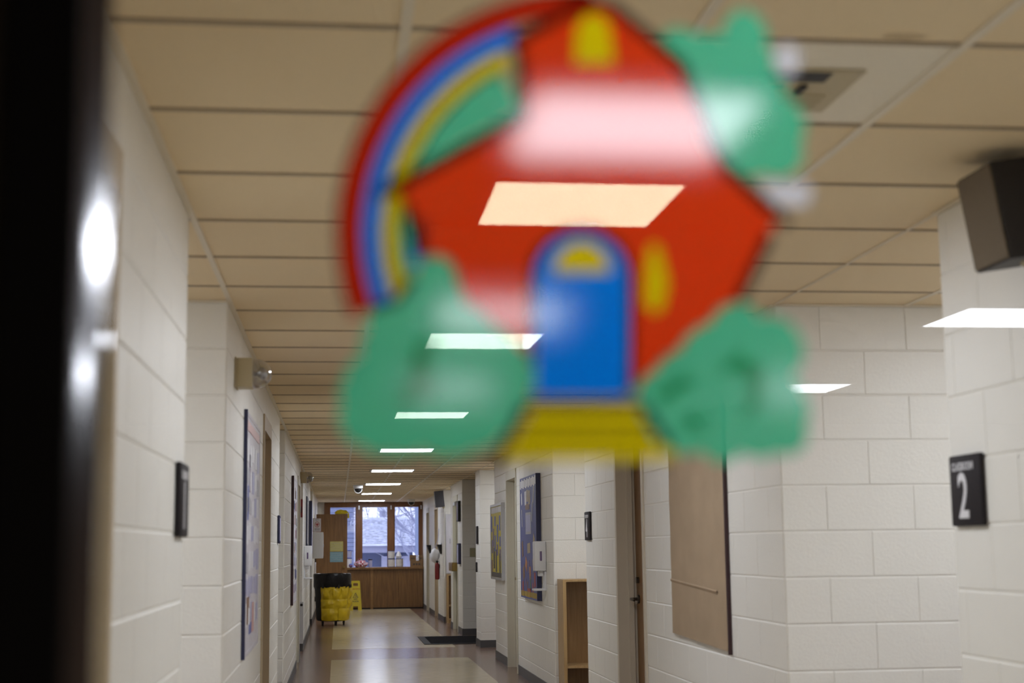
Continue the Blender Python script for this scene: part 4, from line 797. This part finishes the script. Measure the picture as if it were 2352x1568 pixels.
# ================================================================ OUTSIDE THE WINDOW
M['snow'] = mat('thin_snow', (.75, .77, .85), .8, .1, 3)
M['shingle'] = mat('snowy_shingle', (.50, .52, .62), .8, .5, 6, stretch=(1, 3, 3))
M['siding'] = mat('blue_grey_siding', (.22, .25, .38), .7, .08, 4)
M['siding2'] = mat('pale_siding', (.48, .47, .56), .7, .1, 4)
M['fascia'] = mat('grey_fascia', (.34, .34, .44), .6)
M['dark_ext'] = mat('house_wall_dark_blue', (.10, .13, .24), .6)  # the house wall's own dark blue
M['bark'] = mat('pale_bark', (.40, .41, .52), .8)
M['post'] = mat('blue_grey_post', (.26, .31, .46), .5)
sg = struct_box('ground_outside', 'snow', -40, 60, 34.6, 120, -1.7, -1.5)
# neighbouring wing on the left
t = thing('neighbour_wing', 'blue grey sided wing just outside the left window pane', 'building', (-3.2, 38.5, -1.5))
bx('wall', 'siding', t, -7.0, .47, 38.2, 42, -1.5, 4.4)
for i in range(18): bx('siding_board', 'siding', t, -1.2, .475, 38.185, 38.2, .55+.11*i, .645+.11*i)
bx('roof', 'shingle', t, -7.3, .75, 37.9, 42.4, 4.4, 4.6); bx('corner_board', 'siding2', t, .40, .48, 38.17, 38.2, -1.5, 4.4)
# house with the shingled roof
t = thing('neighbour_house', 'low house with a pale snowy shingle roof behind the window', 'house', (1.5, 60, -1.5))
bx('wall', 'dark_ext', t, -4, 3.05, 60.5, 70, -1.5, 1.32)
bx('garage_door', 'siding2', t, 1.75, 2.95, 59.95, 60, -1.5, 1.05)
bx('fascia', 'fascia', t, -4.6, 3.35, 59.4, 59.5, 1.20, 1.48)
ry0, rz0, ry1, rz1, nrow = 59.3, 1.48, 64.2, 2.62, 16
for i in range(nrow):
    a, b = i/nrow, (i+1)/nrow
    g = MB(); ya, yb, za, zb = ry0+(ry1-ry0)*a, ry0+(ry1-ry0)*b, rz0+(rz1-rz0)*a, rz0+(rz1-rz0)*b
    g.v = [Vector(p) for p in ((-4.8, ya, za+.05), (3.5, ya, za+.05), (3.3-.0*i, yb+.1, zb+.02), (-4.8, yb+.1, zb+.02), (-4.8, ya, za), (3.5, ya, za), (3.3, yb+.1, zb-.04), (-4.8, yb+.1, zb-.04))]
    g.f = [[0, 1, 2, 3], [7, 6, 5, 4], [0, 4, 5, 1], [1, 5, 6, 2], [2, 6, 7, 3], [3, 7, 4, 0]]; g.build('shingle_course', 'shingle', t)
bx('ridge_cap', 'snow', t, -4.8, 3.3, 64.1, 64.5, 2.60, 2.72)
bx('gutter_snow', 'snow', t, -4.8, 3.5, 59.22, 59.34, 1.47, 1.56)
bx('roof_vent', 'snow', t, 1.75, 2.3, 66, 66.4, 3.05, 3.2); bx('vent_stack', 'fascia', t, 1.95, 2.1, 66.1, 66.3, 2.5, 3.05)
# shed with gable on the right
t = thing('neighbour_shed', 'pale pinkish shed with a snowy roof in the right window pane', 'shed', (4.6, 53.5, -1.5))
g = MB(); g.prism([(3.25, -1.5), (6.9, -1.5), (6.9, 1.9), (4.6, 1.95), (3.4, 1.45), (3.25, .9)], 0, 4); g.xf(Matrix(((1, 0, 0, 0), (0, 0, 1, 53.5), (0, 1, 0, 0), (0, 0, 0, 1)))).build('wall', 'siding2', t)
for q in (((3.1, 1.0), (4.5, 1.98), (4.5, 2.1), (3.05, 1.12)), ((4.5, 1.98), (7, 2.0), (7, 2.14), (4.5, 2.1))):
    MB().prism(q, -.3, 4.2).xf(Matrix(((1, 0, 0, 0), (0, 0, 1, 53.5), (0, 1, 0, 0), (0, 0, 0, 1)))).build('roof_slab', 'snow', t)
for i in range(9): bx('board_joint', 'fascia', t, 3.6+i*.36, 3.62+i*.36, 53.485, 53.5, -1.5, 1.2)
t = thing('porch_post', 'blue grey post just outside the right window pane', 'post', (2.02, 37.2, -1.5))
bx('shaft', 'post', t, 1.94, 2.02, 37.15, 37.25, -1.5, 3.2); bx('post_cap', 'post', t, 1.91, 2.05, 37.12, 37.28, 3.2, 3.28)
# bare trees
def tree(x, y, h, label, seed, spread=1.0):
    q = random.Random(seed); tr = thing('bare_tree', label, 'tree', (x, y, -1.5), 'leafless trees beyond the window')
    trunk = MB(); br = MB(); base = Vector((x, y, -1.5))
    pts = [base+Vector((q.uniform(-.1, .1)*k, q.uniform(-.1, .1)*k, h*.16*k)) for k in range(5)]
    trunk.tube(pts, [.16, .14, .12, .10, .07], 8).build('trunk', 'bark', tr, True)
    def grow(p, d, L, r, lev):
        if lev == 0 or r < .004: return
        n = 4; P = [p]
        for i in range(n):
            d = (d+Vector((q.uniform(-.28, .28), q.uniform(-.28, .28), q.uniform(-.08, .2)))).normalized(); P.append(P[-1]+d*L/n)
        br.tube(P, [r*(1-.12*i) for i in range(n+1)], 4)
        for i in range(1, n+1):
            for _ in range(2 if lev > 1 else 1):
                if q.random() < .85:
                    nd = (d+Vector((q.uniform(-1, 1)*spread, q.uniform(-1, 1), q.uniform(-.35, .6)))).normalized(); grow(P[i], nd, L*.62, r*.5, lev-1)
    for k in range(1, 5):
        for _ in range(3): grow(pts[k], Vector((q.uniform(-1, 1), q.uniform(-1, 1), q.uniform(.0, .9))).normalized(), h*.4, .05, 3)
    br.build('branches', 'bark', tr)
tree(3.7, 46.0, 6, 'bare tree whose branches cross the right window pane', 3)
tree(2.0, 78, 9, 'bare tree behind the ridge of the shingle roof', 8)
tree(10.5, 70, 9, 'bare tree behind the pale shed', 15)
tree(-6.5, 84, 9, 'bare tree behind the left half of the shingle roof', 21)
